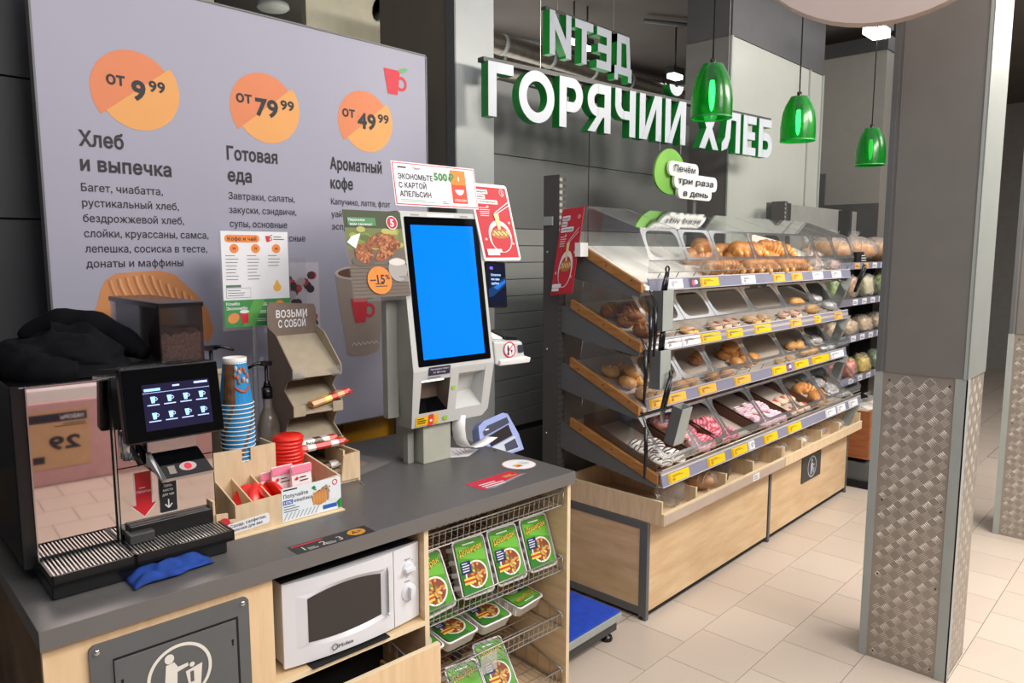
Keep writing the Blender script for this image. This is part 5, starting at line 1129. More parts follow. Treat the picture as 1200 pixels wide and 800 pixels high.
# stickers on steel
p = Print((0, .2462, 0), (1, 0, 0), (0, 0, 1), .0006)
def arrow(s, m, l): p.poly([(.282 - s * .021, 1.06 + s * .0 - (1 - s) * .004), (.282 + s * .021, 1.06 - (1 - s) * .004), (.282 + s * .021, .978), (.282 + s * .032, .978), (.282, .945 + (1 - s) * .02), (.282 - s * .032, .978), (.282 - s * .021, .978)], m, l)
arrow(1.0, wht, 1); arrow(.88, flat('D8202C', 'arrow_red'), 2); p.txt('Напитки', .282, 1.008, .007, wht, w=.032, al='c', l=3); p.lines(.272, 1.02, .02, 1, .005, wht, .002, 3)
p.rect(.317, .944, .362, 1.058, wht, 1, r=.004); p.rect(.3185, .9455, .3605, 1.0565, flat('1E1E22', 'label_black'), 2, r=.003)
p.poly([(.331, 1.05), (.348, 1.05), (.345, 1.022), (.334, 1.022)], wht, 3); p.ell(.337, 1.04, .004, .005, MATS['label_black'], 4)
for i, s in enumerate(('Здесь', 'место', 'для чая')): p.txt(s, .3395, 1.011 - i * .0115, .007, wht, w=(.02, .024, .028)[i], al='c', l=3, bold=.01)
p.line([(.3395, .978), (.3395, .957)], .003, wht, 3); p.line([(.331, .966), (.3395, .956), (.348, .966)], .003, wht, 3)
p.build('stickers', t)
p = Print((.462, .30, 0), (0, 1, 0), (0, 0, 1), .0006)
# bean hopper
hx0, hx1, hy0, hy1, hz0, hz1 = .375, .487, .35, .78, 1.305, 1.462
b = MB(); b.box(hx0 - .08, hy0 - .03, 1.302, hx1 + .002, hy1 + .02, 1.312, black); b.build('top_plate', t)
hop = clear('smoked_plastic', '6A5A58', .08, .05)
b = MB()
for q in ((hx0, hy0, hx1, hy0 + .003), (hx0, hy1 - .003, hx1, hy1), (hx0, hy0, hx0 + .003, hy1), (hx1 - .003, hy0, hx1, hy1)): b.box(q[0], q[1], hz0 + .007, q[2], q[3], hz1 - .008, hop)
hp = b.build('bean_hopper', t)
b = MB(); b.box(hx0 - .003, hy0 - .003, hz1 - .008, hx1 + .003, hy1 + .003, hz1 + .006, black); b.build('lid', hp, bev=.002)
beans = mat('coffee_beans', '241610', .5, scale=160, h2='6A5444', bump=1)
b = MB(); N_ = 12
vs = [(hx0 + .006 + (hx1 - hx0 - .012) * i / N_, hy0 + .006 + (hy1 - hy0 - .012) * j / N_, hz0 + .085 + .012 * noise.noise(Vector((i * .5, j * .4, 0))) - .03 * abs(j / N_ - .2)) for i in range(N_ + 1) for j in range(N_ + 1)]
b.add(vs, [(i * (N_ + 1) + j, (i + 1) * (N_ + 1) + j, (i + 1) * (N_ + 1) + j + 1, i * (N_ + 1) + j + 1) for i in range(N_) for j in range(N_)], beans, True)
b.box(hx0 + .006, hy0 + .006, hz0 + .008, hx1 - .006, hy1 - .006, hz0 + .055, beans)
for (i0, st) in ((0, 1), (N_, 1)):
    pass
e0 = [vs[i * (N_ + 1)] for i in range(N_ + 1)]; b.add(e0 + [(q[0], q[1], hz0 + .05) for q in e0], [(k, N_ + 1 + k, N_ + 2 + k, k + 1) for k in range(N_)], beans)
e1 = [vs[i] for i in range(N_ + 1)]; b.add(e1 + [(q[0], q[1], hz0 + .05) for q in e1], [(k, k + 1, N_ + 2 + k, N_ + 1 + k) for k in range(N_)], beans)
b.build('beans', hp, kind='stuff')
b = MB(); b.box(.20, .30, 1.302, .372, .34, 1.318, chrome); b.box(.19, .26, 1.302, .46, .262, 1.309, chrome); b.build('top_trim', t)
# jacket
def smooth(P, k=4):
    out = []; P = [Vector(p) for p in P]
    for i in range(len(P) - 1):
        a, b_, c, d = P[max(i - 1, 0)], P[i], P[i + 1], P[min(i + 2, len(P) - 1)]
        for j in range(k): t_ = j / k; out.append(.5 * ((2 * b_) + (c - a) * t_ + (2 * a - 5 * b_ + 4 * c - d) * t_ ** 2 + (3 * b_ - a - 3 * c + d) * t_ ** 3))
    return out + [P[-1]]
jk = mat('black_cloth', '0B0B0F', .9, var=.3, scale=30, bump=.4, spec=.15)
b = MB(); NU, NV = 44, 30; vs = []
for j in range(NV + 1):
    for i in range(NU + 1):
        s, q = i / NU, j / NV; a = 2 * pi * s
        nn = Vector((cos(a) * 1.3, sin(a) * 1.3, q * 2.2)); rad = (1 - (q ** 2.6)) ** .5
        f = 1 + .16 * noise.noise(nn) + .05 * noise.noise(nn * 3.1)
        x = .195 + .15 * rad * f * cos(a) - .03 * q; y = .50 + .22 * rad * f * sin(a) + .02 * q
        zz = 1.304 + (.095 + .035 * noise.noise(nn * .8) + .02 * noise.noise(Vector((x * 22, y * 14, 1)))) * q ** .75 * (1 - .28 * max(0, cos(a)) * (1 - q) )
        vs.append((x, y, max(1.303, zz)))
b.add(vs, [(j * (NU + 1) + i, j * (NU + 1) + i + 1, (j + 1) * (NU + 1) + i + 1, (j + 1) * (NU + 1) + i) for i in range(NU) for j in range(NV)], jk, True)
J = thing('black_jacket', 'crumpled black jacket heaped on top of the coffee machine', 'jacket', (.185, .5, 1.304), c_); b.build('body', J)
b = MB(); pts = smooth([(.09, .62, 1.35), (.075, .52, 1.34), (.07, .42, 1.33), (.085, .35, 1.322), (.12, .31, 1.32), (.17, .30, 1.318)]); b.tube(pts, [.012 + .034 * sin(pi * min(1, .12 + k / len(pts) * .8)) * (1 + .12 * sin(k * 1.9)) for k in range(len(pts))], jk, 16); b.build('sleeve', J)
b = MB(); pts = smooth([(.12, .64, 1.37), (.17, .62, 1.40), (.23, .59, 1.405), (.29, .54, 1.385), (.33, .47, 1.355), (.36, .42, 1.33)]); b.tube(pts, [.006 + .040 * sin(pi * min(1, .1 + k / len(pts) * .85)) * (1 + .1 * sin(k * 1.3)) for k in range(len(pts))], jk, 16); b.build('hood', J)
# blue cloth
bc_ = mat('blue_cloth', '163E8E', .9, var=.25, scale=40, bump=.5)
b = MB(); NU, NV = 26, 16; vs = []
for j in range(NV + 1):
    for i in range(NU + 1):
        s, q = i / NU, j / NV; x = .20 + .19 * s + .012 * noise.noise(Vector((q * 3, 0, 2))); y = .062 + .12 * q + .03 * s + .01 * noise.noise(Vector((s * 3, 0, 0)))
        e = min(1, 5 * min(s, 1 - s, q * 1.0 + .02, 1 - q)); vs.append((x, y, .8415 + .018 * e * (1 + .8 * noise.noise(Vector((x * 35, y * 45, 0)))) + .006 * sin(q * 14 + s * 3) * e + .004))
b.add(vs, [(j * (NU + 1) + i, j * (NU + 1) + i + 1, (j + 1) * (NU + 1) + i + 1, (j + 1) * (NU + 1) + i) for i in range(NU) for j in range(NV)], bc_, True)
o = b.build('blue_cloth', None, (.29, .12, .8405), c_); tag(o, 'crumpled blue cleaning cloth under the drip tray edge', 'cloth'); s = o.modifiers.new('s', 'SOLIDIFY'); s.thickness = .003

# ================================================================== ORGANISER, CUPS, BOTTLES
t = thing('wooden_organizer', 'plywood organiser box with dividers and a promo card beside the coffee machine', 'organizer', (.64, .3, .8405), c_)
b = MB(); b.box(.43, .205, .8405, .82, .46, .8445, wood_edge); b.build('base_board', t)
b = MB(); b.ext([(.447, .845), (.815, .845), (.815, .948), (.628, .93), (.498, .925), (.498, .892), (.478, .892), (.478, .912), (.447, .915)], 'y', .218, .225, ply); b.build('front_board', t)
b = MB(); b.box(.442, .225, .8445, .448, .45, .95, ply); b.build('side_board', t)
b = MB(); b.ext([(.225, .8445), (.45, .8445), (.45, .975), (.225, .948)], 'x', .809, .815, ply); b.build('side_board', t)
b = MB(); b.ext([(.447, .8445), (.68, .8445), (.68, 1.042), (.605, 1.042), (.605, 1.005), (.592, 1.0), (.579, 1.005), (.579, 1.042), (.447, 1.045)], 'y', .352, .358, ply); b.build('back_board', t)
b = MB(); b.box(.447, .358, .96, .68, .45, .964, ply); b.box(.447, .446, .8445, .815, .45, 1.0, ply); b.box(.676, .358, .8445, .68, .45, 1.04, ply); b.box(.444, .358, .8445, .448, .45, 1.045, ply); b.build('cup_box', t)
for x in (.50, .545, .60): b = MB(); b.ext([(.225, .8445), (.352, .8445), (.352, .962), (.225, .928)], 'x', x, x + .004, ply); b.build('divider', t)
p = Print((0, .2175, 0), (1, 0, 0), (0, 0, 1), .0005)
p.ell(.466, .885, .017, .017, red, 1, 20); p.ell(.487, .88, .008, .005, red, 1, 10)
p.poly([(x * cos(.06) - z * sin(.06) + .475, x * sin(.06) + z * cos(.06) + .852) for x, z in rrect(0, 0, .118, .03, .008)], wht, 2)
p.txt('Сахар, салфетки,', .482, .870, .0085, ink, w=.10, l=3, rot=.06, bold=.02); p.txt('палочки для вас', .484, .858, .0085, ink, w=.088, l=3, rot=.06, bold=.02)
p.rect(.629, .848, .815, .944, flat('E4ECF0', 'card_pale'), 1)
p.lines(.634, .936, .06, 1, .01, ink, .004, 2); p.txt('Получайте', .634, .915, .0105, ink, w=.075, bold=.02); p.rect(.632, .896, .662, .909, flat('2A5BB8', 'card_blue'), 2); p.txt('10%', .635, .8985, .008, wht, w=.024, l=3, bold=.02); p.txt('кешбэка', .666, .899, .0095, ink, w=.055, bold=.02); p.lines(.634, .889, .05, 3, .007, ink, .002, 2)
for i in range(9): p.poly([(.632 + i * .012, .852), (.636 + i * .012, .852), (.648 + i * .012, .872), (.644 + i * .012, .872)], flat('A9B2BA', 'card_grey'), 2)
p.ell(.745, .895, .024, .022, flat('C98240', 'pumpkin'), 2); [p.ell(.745 + k * .009, .895, .004, .02, flat('D99A5A', 'pumpkin_lt'), 3, 12) for k in (-2, -1, 0, 1, 2)]
p.poly([(.735, .91), (.768, .93), (.78, .905), (.772, .88), (.758, .885)], flat('B08A66', 'card_box'), 1.5); p.rect(.775, .878, .802, .905, wht, 3); p.poly([(.72, .928), (.728, .934), (.735, .927), (.728, .92)], green_g, 2); p.rect(.755, .856, .80, .868, MATS['card_blue'], 2); p.poly([(.805, .85), (.814, .85), (.814, .88), (.80, .87)], green_g, 3); p.ring(.795, .93, .009, .003, red, 2, 16)
for k in range(5): p.ell(.733 + .011 * k, .921 - .005 * (k % 2), .0022, .0022, ink, 4, 8)
p.build('printed_card', t)
# cups
cupb = mat('cup_blue', '1F86C4', .4, var=.02); cupdk = mat('cup_dark_pattern', '3A3A34', .4, scale=30, h2='8A5A34'); cupw = mat('cup_white', 'ECEAE4', .4)
def mcup(top):
    b = MB(); n = 28
    def wall(z0_, z1_, r0, r1):
        vs = []; 
        for zz, rr_ in ((z0_, r0), (z1_, r1)): vs += [(rr_ * cos(2 * pi * k / n), rr_ * sin(2 * pi * k / n), zz) for k in range(n)]
        for k in range(n):
            m = cupdk if (k % 7) in (4,) or (top and 15 <= k <= 17) else cupb
            b.add([vs[k], vs[(k + 1) % n], vs[n + (k + 1) % n], vs[n + k]], [(0, 1, 2, 3)], m, True)
    wall(.004, .124, .0465, .0325); b.lathe([(.0465, 0), (.0482, .0), (.0486, .0015), (.0475, .003), (.0465, .0025)], (0, 0, 0), cupw, n)
    b.lathe([(.0328, .122), (.0332, .133), (.0318, .134), (.030, .1285), (.0, .1285)], (0, 0, 0), cupw, n)
    if top:     # printed picture on the wall
        for k in range(12): a = R(-115 + 5.2 * k); z_ = .085 + .02 * sin(k * 1.7); r_ = .0468 - .0134 * (z_ / .12); b.ellip((r_ * cos(a), r_ * sin(a), z_), (.005, .005, .008), flat(('8E6A5A', 'C9B0A8', 'B0603A')[k % 3], 'cup_art%d' % (k % 3)), 8, 5)
        for k in range(9): a = R(-112 + 7 * k); z_ = .05 - .012 * sin(pi * k / 8); r_ = .0472 - .0134 * (z_ / .12); b.ellip((r_ * cos(a), r_ * sin(a), z_), (.004, .004, .004), flat('B5562E', 'cup_art_o'), 8, 5)
    return meshof(b)
m1_, m2_ = mcup(False), mcup(True)
for k in range(17):
    o = bpy.data.objects.new('paper_cup', m2_ if k == 16 else m1_); COL.objects.link(o); place(o, (.592, .405, .9645 + k * .0126), c_); o.rotation_euler.z += .1 * k if k < 16 else 0
    tag(o, 'topmost upside-down blue paper cup of the stack, with printed picture' if k == 16 else 'upside-down blue paper cup, %s from the bottom of the stack' % ordn(k), 'cup', 'blue paper cups in the stack')
# cup stack base peeks through slot: red lids
lidr = mat('lid_red', 'E02418', .3, var=.04)
b = MB(); b.lathe([(.0, .0), (.046, 0), (.0475, .003), (.0475, .007), (.045, .009), (.043, .013), (.04, .0155), (.0, .016)], (0, 0, 0), lidr, 28); lm = meshof(b)
for k in range(12):
    o = bpy.data.objects.new('cup_lid', lm); COL.objects.link(o); place(o, (.748 + .003 * sin(k * 1.3), .415, .905 + k * .0112), c_); o.rotation_euler.x = .02 * sin(k * 2.1); tag(o, 'red plastic cup lid, %s from the bottom of the lid stack' % ordn(k), 'lid', 'red lids in the stack')
b = MB(); b.box(.695, .365, .8445, .803, .445, .905, ply); tag(b.build('lid_riser', None, (.75, .4, .8445), c_), 'plywood block under the red lid stack inside the organiser', 'block')
for k, (u, v, z, a) in enumerate(((.575, .30, .925, .9), (.595, .28, .925, 1.1), (.615, .30, .93, .8), (.64, .29, .925, 1.2))):
    o = bpy.data.objects.new('loose_lid', lm); COL.objects.link(o); place(o, (u, v, z - .02), c_); o.rotation_euler = (a, .3 * k - .4, .5 * k); tag(o, 'red lid lying loose in the organiser, %s from the left' % ordn(k), 'lid', 'loose red lids')
b = MB()
for k in range(8): b.box(.77 + .003 * (k % 3), .25 + .01 * k, .86, .80, .258 + .01 * k, .90 + .004 * (k % 3), lidr)
tag(b.build('orange_sachets', None, (.785, .28, .86), c_), 'orange-red sachets at the right end of the organiser', 'sachets'); bpy.data.objects['orange_sachets']['kind'] = 'stuff'
pkm = flat('F08AA8', 'sachet_pink'); skw = flat('F0E6E6', 'sachet_white')
for k, (u, v) in enumerate(((.655, .335), (.68, .318), (.728, .295))):
    t = thing('sugar_sachet', 'pink and white sugar packet, %s from the left in the organiser' % ordn(k), 'sachet', (u, v, .87), c_, 'pink sugar packets', rz=.05 * k)
    b = MB(); h = .11 if k else .095; b.ext([(-.004, 0), (.004, 0), (.007, h * .5), (.002, h), (-.002, h), (-.007, h * .5)], 'x', -.033, .033, skw); o = b.build('packet', None, (0, 0, 0)); o.parent = t
    p = Print((0, -.008, 0), (1, 0, 0), (0, 0, 1), .0004); p.rect(-.033, h * .78, .033, h, pkm, 1); p.ell(-.018, h * .66, .005, .005, red, 2, 12); p.lines(-.008, h * .66, .03, 2, .01, ink, .003, 2); p.ell(.012, h * .3, .012, .004, brn, 2, 12, rot=.6); p.ell(-.012, h * .22, .01, .004, brn, 2, 12, rot=-.4); p.rect(-.03, 0, .03, .012, flat('C9B8B0', 'sachet_beige'), 2); o = p.build('print', None, (0, 0, 0)); o.parent = t
# syrup pumps, bottles
def bottle(u, v, r_, h, label, glass, pump=True, nozzle=(-1, 0)):
    t = thing('syrup_bottle', label, 'bottle', (u, v, .8405), c_); z = .8405
    b = MB(); b.lathe([(0, 0 + z), (r_, .002 + z), (r_, h * .68 + z), (r_ * .8, h * .78 + z), (.014, h * .88 + z), (.014, h + z)], (u, v, 0), glass, 20); b.build('bottle', t)
    if pump:
        b = MB(); b.tube([(u, v, z + h - .005), (u, v, z + h + .03)], .017, black, 12); b.tube([(u, v, z + h + .03), (u, v, z + h + .05), (u, v, z + h + .052), (u, v, z + h + .10)], [.013, .008, .006, .006], black, 10); b.build('collar', t)
        b = MB(); zz = z + h + .10; b.box(u - .016, v - .01, zz, u + .016, v + .01, zz + .014, black); b.tube([(u, v, zz + .008), (u + nozzle[0] * .03, v + nozzle[1] * .03, zz + .01), (u + nozzle[0] * .06, v + nozzle[1] * .06, zz - .002)], [.008, .006, .004], black, 8); b.build('pump_head', t)
gb = clear('bottle_glass', '9A8F80', .28, .05); gd = clear('bottle_dark', '3A2A22', .6, .1)
bottle(.60, .60, .03, .36, 'dark syrup bottle with black pump nozzle behind the cup stack', gd, nozzle=(1, -.5))
bottle(.757, .56, .036, .30, 'clear syrup bottle with black pump right of the cup stack', gb, nozzle=(-1, 0))
bottle(.80, .66, .034, .24, 'clear glass bottle behind the red lids', gb, False)
b = MB(); b.box(.60, .755, .8405, .76, .762, 1.21, mat('cream_board', 'CFC4AE', .6)); b.box(.60, .75, 1.20, .76, .765, 1.215, wood_edge); tag(b.build('cream_board', None, (.68, .757, .8405), c_), 'cream upright board behind the syrup bottles', 'board')
# menu stand
t = thing('menu_stand', 'clear stand with coffee and tea price sheet above the syrup bottles', 'menu stand', (.80, .70, .8405), c_)
b = MB(); b.box(.715, .66, .8405, .86, .75, .846, acr_e); b.tube([(.785, .705, .845), (.785, .705, 1.36)], .009, acr_e, 10); b.box(.765, .69, 1.21, .81, .72, 1.25, acr_e); b.build('clear_stem', t)
b = MB(); b.box(.682, .7005, 1.345, .921, .7035, 1.673, acr_e); b.build('sheet_holder', t)
p = Print((.687, .6995, 1.355), (1, 0, 0), (0, 0, 1), .0005); w, h = .229, .312; cg = flat('3E8E4A', 'card_green'); og = flat('EE8A3A', 'card_orange')
p.rect(0, 0, w, h, wht, 0); p.rect(.012, h - .036, .128, h - .012, og, 1, r=.01); p.txt('Кофе и чай', .022, h - .030, .012, ink, w=.096, bold=.02, l=2); cup_logo(p, .16, h - .024, .2, 2); p.lines(.178, h - .018, .04, 2, .008, ink, .002)
for k in range(3): p.ell(.042 + .072 * k, h - .056, .015, .015, og, 1); p.txt(('99', '79', '49')[k], .042 + .072 * k, h - .060, .008, ink, al='c', l=2, bold=.02)
for k in range(3): p.lines(.012 + .072 * k, h - .08, .045, (8, 8, 4)[k], .011, gi, .002, 1)
p.rect(.01, h - .182, .06, h - .174, flat('5A7A62', 'card_grey_green'), 1); p.rect(.01, h - .216, .092, h - .184, gi, 1); p.rect(.011, h - .215, .091, h - .185, wht, 2); p.lines(.015, h - .193, .06, 3, .008, gi, .002, 3)
p.ell(.185, h - .186, .014, .013, ora, 1); p.poly([(.172, h - .184), (.185, h - .158), (.198, h - .184)], ora, 1)
p.rect(0, 0, w, h * .285, cg, 1); p.txt('Комбо', .008, .072, .010, wht, w=.045, bold=.02, l=2); p.txt('Экономбо', .008, .057, .010, wht, w=.07, bold=.02, l=2); p.poly([(.06, 0), (.1, 0), (.14, .088), (.1, .088)], flat('5FA84F', 'card_green_light'), 1.5); p.ell(.03, .03, .02, .016, flat('E09050', 'combo_croissant'), 3, rot=.5); p.poly([(.052, .05), (.082, .05), (.078, .012), (.057, .012)], red, 3); p.ell(.067, .05, .016, .006, wht, 4)
for k in range(3): p.ell(.192, .072 - .026 * k, .014, .011, og, 2); p.lines(.11, .074 - .026 * k, .05, 2, .006, wht, .002, 2)
p.build('price_sheet', t)
# berries sign behind
t = thing('berry_card', 'small clear card holder with berry photo behind the cardboard display', 'card', (.90, .80, .8405), c_)
b = MB(); b.box(.90, .80, .8405, 1.03, .803, 1.58, acr); b.build('holder', t)

# ================================================================== CARDBOARD DISPLAY
cb = mat('display_taupe', '7A6A60', .65, var=.06, scale=40); cbi = mat('display_inside', 'A79A84', .65, var=.06, scale=30)
MB.T0 = Matrix(((.653, 0, 0, .795 - .728 * .653), (0, .582, 0, .46 - .46 * .582), (0, 0, 1, 0), (0, 0, 0, 1)))
t = thing('cardboard_display', 'taupe tiered counter display reading ВОЗЬМИ С СОБОЙ with snack shelves', 'display', (.87, .58, .8405), c_)
b = MB(); b.ext([(.728, .60 + .24), (.996, .84), (.996, 1.41), (.985, 1.425), (.74, 1.437), (.728, 1.42)], 'y', .735, .741, cb); b.build('back_board', t)
p = Print((0, .7345, 0), (1, 0, 0), (0, 0, 1), .0005); p.txt('ВОЗЬМИ', .86, 1.385, .024, wht, w=.17, al='c', bold=.03); p.build('lettering', t); p = Print((0, .7345, 0), (1, 0, 0), (0, 0, 1), .0005); p.txt('С СОБОЙ', .86, 1.352, .024, wht, w=.15, al='c', bold=.03); p.build('lettering', t); p = Print((0, .7345, 0), (1, 0, 0), (0, 0, 1), .0005); p.poly([(.80, 1.305), (.92, 1.303), (.925, 1.27), (.79, 1.272)], flat('8E8A94', 'cut_out'), 1); p.build('handle_cutout', t)
for (xa, xb) in ((.728, .733), (.991, .996)):
    b = MB(); b.ext([(.735, .8405), (.735, 1.355), (.64, 1.335), (.46, 1.235), (.46, 1.205), (.52, 1.19), (.56, 1.16), (.46, 1.115), (.46, 1.085), (.52, 1.07), (.56, 1.03), (.46, .99), (.46, .96), (.50, .945), (.50, .8405)], 'x', xa, xb, cb if xa < .9 else cbi); b.build('side_wall', t)
for zf, zb in ((1.208, 1.325), (1.09, 1.20), (.968, 1.08)):
    b = MB(); b.ext([(.46, zf), (.735, zb), (.735, zb - .004), (.46, zf - .004)], 'x', .733, .991, cbi); b.build('shelf', t)
    for (xa, xb) in ((.728, .79), (.94, .996)): b = MB(); b.box(xa, .455, zf - .008, xb, .458, zf + .026, cbi if zf < 1.2 else acr_e); b.build('front_flap', t)
b = MB(); b.box(.80, .50, .8405, .99, .735, .9, cbi); b.build('bottom_tray', t)
MB.T0 = None
b = MB(); b.box(.80, .44, .8405, .81, .56, .985, ply); b.box(.80, .435, .8405, .82, .442, .985, ply); b.box(.955, .44, .8405, .962, .56, .95, ply); b.ext([(.94, .85), (1.01, .85), (1.01, .93), (1.0, .94), (.95, .935)], 'y', .428, .436, ply); b.box(1.004, .43, .8405, 1.012, .53, .94, ply); b.box(.81, .435, .8405, 1.004, .56, .855, ply)
tag(b.build('snack_box', None, (.9, .5, .8405), c_), 'small plywood snack box at the foot of the cardboard display', 'box')
def bar(u, v, z, rz, L_, cols, label, name='chocolate_bar', tilt=0, txt_=None):
    t = thing(name, label, 'chocolate bar', (u, v, z), c_, rz=rz); b = MB()
    n = len(cols)
    for k, m in enumerate(cols): b.ext([(-.012, 0), (.012, 0), (.017, .008), (.011, .019), (-.011, .019), (-.017, .008)], 'x', -L_ / 2 + L_ * k / n, -L_ / 2 + L_ * (k + 1) / n, m)
    for s in (-1, 1): b.box(s * L_ / 2 - .004 - .004 * s, -.018, .006, s * L_ / 2 + .004 + .004 * s, .018, .012, cols[0 if s < 0 else -1])
    o = b.build('wrapper', None, (0, 0, 0)); o.parent = t
    if txt_: p = Print((0, -.0165, .002), (1, 0, 0), (0, .2, 1), .0008); p.txt(txt_, 0, .002, .011, brn, w=L_ * .4, al='c', bold=.04); o = p.build('lettering', None, (0, 0, 0)); o.parent = t
    t.rotation_euler.y = tilt; return t
bred, bwh, bor = flat('C8322A', 'bar_red', .35), flat('DAD6D0', 'bar_white', .35), flat('D9A36A', 'bar_tan', .35)
bar(.93, .47, 1.118, .12, .15, [bor, bor, yl, bred, bor, bred], 'red and yellow chocolate bar sticking out of the middle display shelf', tilt=-.16)
bar(.86, .462, .985, 0, .16, [bwh, bwh, bwh, brn, bwh, bred], 'white wafer bar lettered bueno on the lower display shelf', txt_='bueno'); bar(.88, .445, .972, .06, .17, [bred, bwh, bred, bred, bwh, bred], 'red and white chocolate bar in front of the bueno bar')
for k in range(5): bar(.85 + .03 * k, .47 + .02 * (k % 2), .856 + .018 * (k % 3), .6 - .4 * k, .075, [bwh, brn, bwh], 'small brown and white candy bar in the plywood snack box, %s from the left' % ordn(k), 'candy_bar', .5 - .3 * k)

# ================================================================== KIOSK
t = thing('checkout_kiosk', 'white self-checkout kiosk with blue touch screen on the counter', 'kiosk', (1.35, .45, .84), c_)
b = MB(); b.box(1.275, .43, .8405, 1.40, .53, 1.02, mat('kiosk_post', 'B2B3A6', .4)); b.box(1.26, .53, .8405, 1.30, .58, 1.02, kiosk_g); b.box(1.235, .47, .8405, 1.262, .5, 1.02, kiosk_g); b.build('post', t, bev=.002)
def YK(z): return .375 + (z - 1.20) * .145 if z >= 1.19 else .375 + (1.19 - z) * .17    # front face depth over height
ky = [(1.735, 0), (1.19, 0), (.995, 0)]
u0, u1 = 1.196, 1.566
b = MB()
F1 = [(u0 + .004, YK(1.74), 1.74), (u1 - .002, YK(1.74), 1.74), (u1, YK(1.19), 1.19), (u1 - .004, YK(1.01), 1.01), (u1 - .03, YK(.985), .985), (u0 + .014, YK(.985), .985), (u0, YK(1.19), 1.19)]
B1 = [(q[0], q[1] + (.07, .07, .11, .1, .09, .09, .11)[k], q[2]) for k, q in enumerate(F1)]; F7 = F1 + B1
b.add(F7, [(0, 6, 2, 1)], kiosk_w); b.add(F7, [(7, 8, 9, 13), (13, 9, 10, 11, 12)], kiosk_g); b.add(F7, [(0, 1, 8, 7), (1, 2, 9, 8), (2, 3, 10, 9), (3, 4, 11, 10), (4, 5, 12, 11)], kiosk_w); b.add(F7, [(5, 6, 13, 12), (6, 0, 7, 13)], kiosk_g)
# lower fascia with scanner niche (left) and receipt pocket (right): built from strips round the openings
def FP(u, z, d=0): return (u, YK(z) + d, z)
def q4(a, c, z_a, z_b, m, d=0): b.add([FP(a, z_a, d), FP(c, z_a, d), FP(c, z_b, d), FP(a, z_b, d)], [(0, 1, 2, 3)], m)
sx0, sx1, sz0, sz1 = 1.235, 1.362, 1.035, 1.155; rx0, rx1, rz0, rz1 = 1.40, 1.525, 1.03, 1.165
bt0 = .985
b.add([FP(u0, 1.19), FP(u0 + .014, bt0), FP(sx0, bt0), FP(sx0, 1.19)], [(0, 1, 2, 3)], kiosk_w); q4(sx0, sx1, bt0, sz0, kiosk_w); q4(sx0, sx1, sz1, 1.19, kiosk_w); q4(sx1, rx0, bt0, 1.19, kiosk_w); q4(rx0, rx1, bt0, rz0, kiosk_w); q4(rx0, rx1, rz1, 1.19, kiosk_w)
b.add([FP(rx1, 1.19), FP(rx1, bt0), FP(u1 - .03, bt0), FP(u1 - .004, 1.01), FP(u1, 1.19)], [(0, 1, 2, 3, 4)], kiosk_w)
body = b.build('body', t)
b = MB(); d = .06
A = [FP(sx0, sz0), FP(sx1, sz0), FP(sx1, sz1), FP(sx0, sz1)]; Bq = [(sx0 + .0, YK(sz0) + d, sz0 + .04), (sx1, YK(sz0) + d, sz0 + .04), (sx1, YK(sz0) + d, sz1), (sx0, YK(sz0) + d, sz1)]
b.add(A + Bq, [(4, 5, 6, 7), (0, 4, 7, 3), (1, 2, 6, 5)], mat('scanner_taupe', '6A5C52', .3)); b.add(A + Bq, [(0, 1, 5, 4)], gloss_blk); b.add(A + Bq, [(3, 7, 6, 2)], white_pl)
b.box(sx0 + .01, YK(sz1) + .012, sz1 - .008, sx1 - .02, YK(sz1) + .02, sz1 - .002, mat('scanner_led', 'FFFFFF', emit=2)); b.build('scanner_niche', t)
b = MB(); A = [FP(rx0, rz0), FP(rx1, rz0), FP(rx1, rz1), FP(rx0, rz1)]; C1 = (rx0 + .03, YK(rz1) + .05, rz1 - .02); C2 = (rx1 - .01, YK(rz1) + .05, rz1 - .02); C3 = (rx0 + .035, YK(rz0) + .05, rz0 + .05); C4 = (rx1 - .01, YK(rz0) + .05, rz0 + .055)
b.add(A + [C1, C2, C3, C4], [(0, 6, 4, 3), (1, 2, 5, 7), (3, 4, 5, 2), (4, 6, 7, 5), (0, 1, 7, 6)], kiosk_w); b.build('receipt_pocket', t)
# bezel and screen
def quadprint(P, a, c, za, zb, m, l): P.poly([(a, za), (c, za), (c, zb), (a, zb)], m, l)
sl = Vector((0, .145, 1)).normalized(); P_ = Print((0, YK(1.20), 1.20), (1, 0, 0), sl, .001)
P_.poly(rrect(1.219, .005, 1.552, .527, .006), gloss_blk, 1); P_.build('bezel', t)
P2 = Print((0, YK(1.20), 1.20), (1, 0, 0), sl, .001); bs = mat('blue_screen', '0670EE', .06, var=.03, scale=1.5, emit=.55); P2.rect(1.243, .028, 1.524, .498, bs, 2); P2.build('screen', t)
P3 = Print((0, YK(1.20), 1.20), (1, 0, 0), sl, .0008); P3.rect(1.25, .531, 1.285, .536, kiosk_g, 1); P3.rect(1.47, .531, 1.505, .536, kiosk_g, 1); P3.rect(1.32, .529, 1.44, .538, white_pl, 1); P3.build('speaker_slots', t)
dn_ = Vector((0, -.17, 1)).normalized(); KL = lambda: Print(FP(0, 1.19), (1, 0, 0), (0, -.17, 1), .0008)
P4 = KL(); P4.poly([(1.26, -.018), (1.355, -.018), (1.355, .012), (1.26, .012)], flat('2A2344', 'label_violet'), 3); P4.txt('Принимаем оплату', 1.266, .001, .006, wht, w=.083, l=4); P4.txt('по QR-коду', 1.28, -.011, .006, wht, w=.055, l=4); P4.build('violet_label', t)
P4 = KL(); P4.lines(1.26, -.028, .08, 1, .012, gi, .003, 2); P4.build('small_print', t)
P4 = KL(); P4.rect(1.372, -.085, 1.388, -.069, flat('9ACB45', 'label_lime'), 2, r=.002); P4.build('lime_sticker', t)
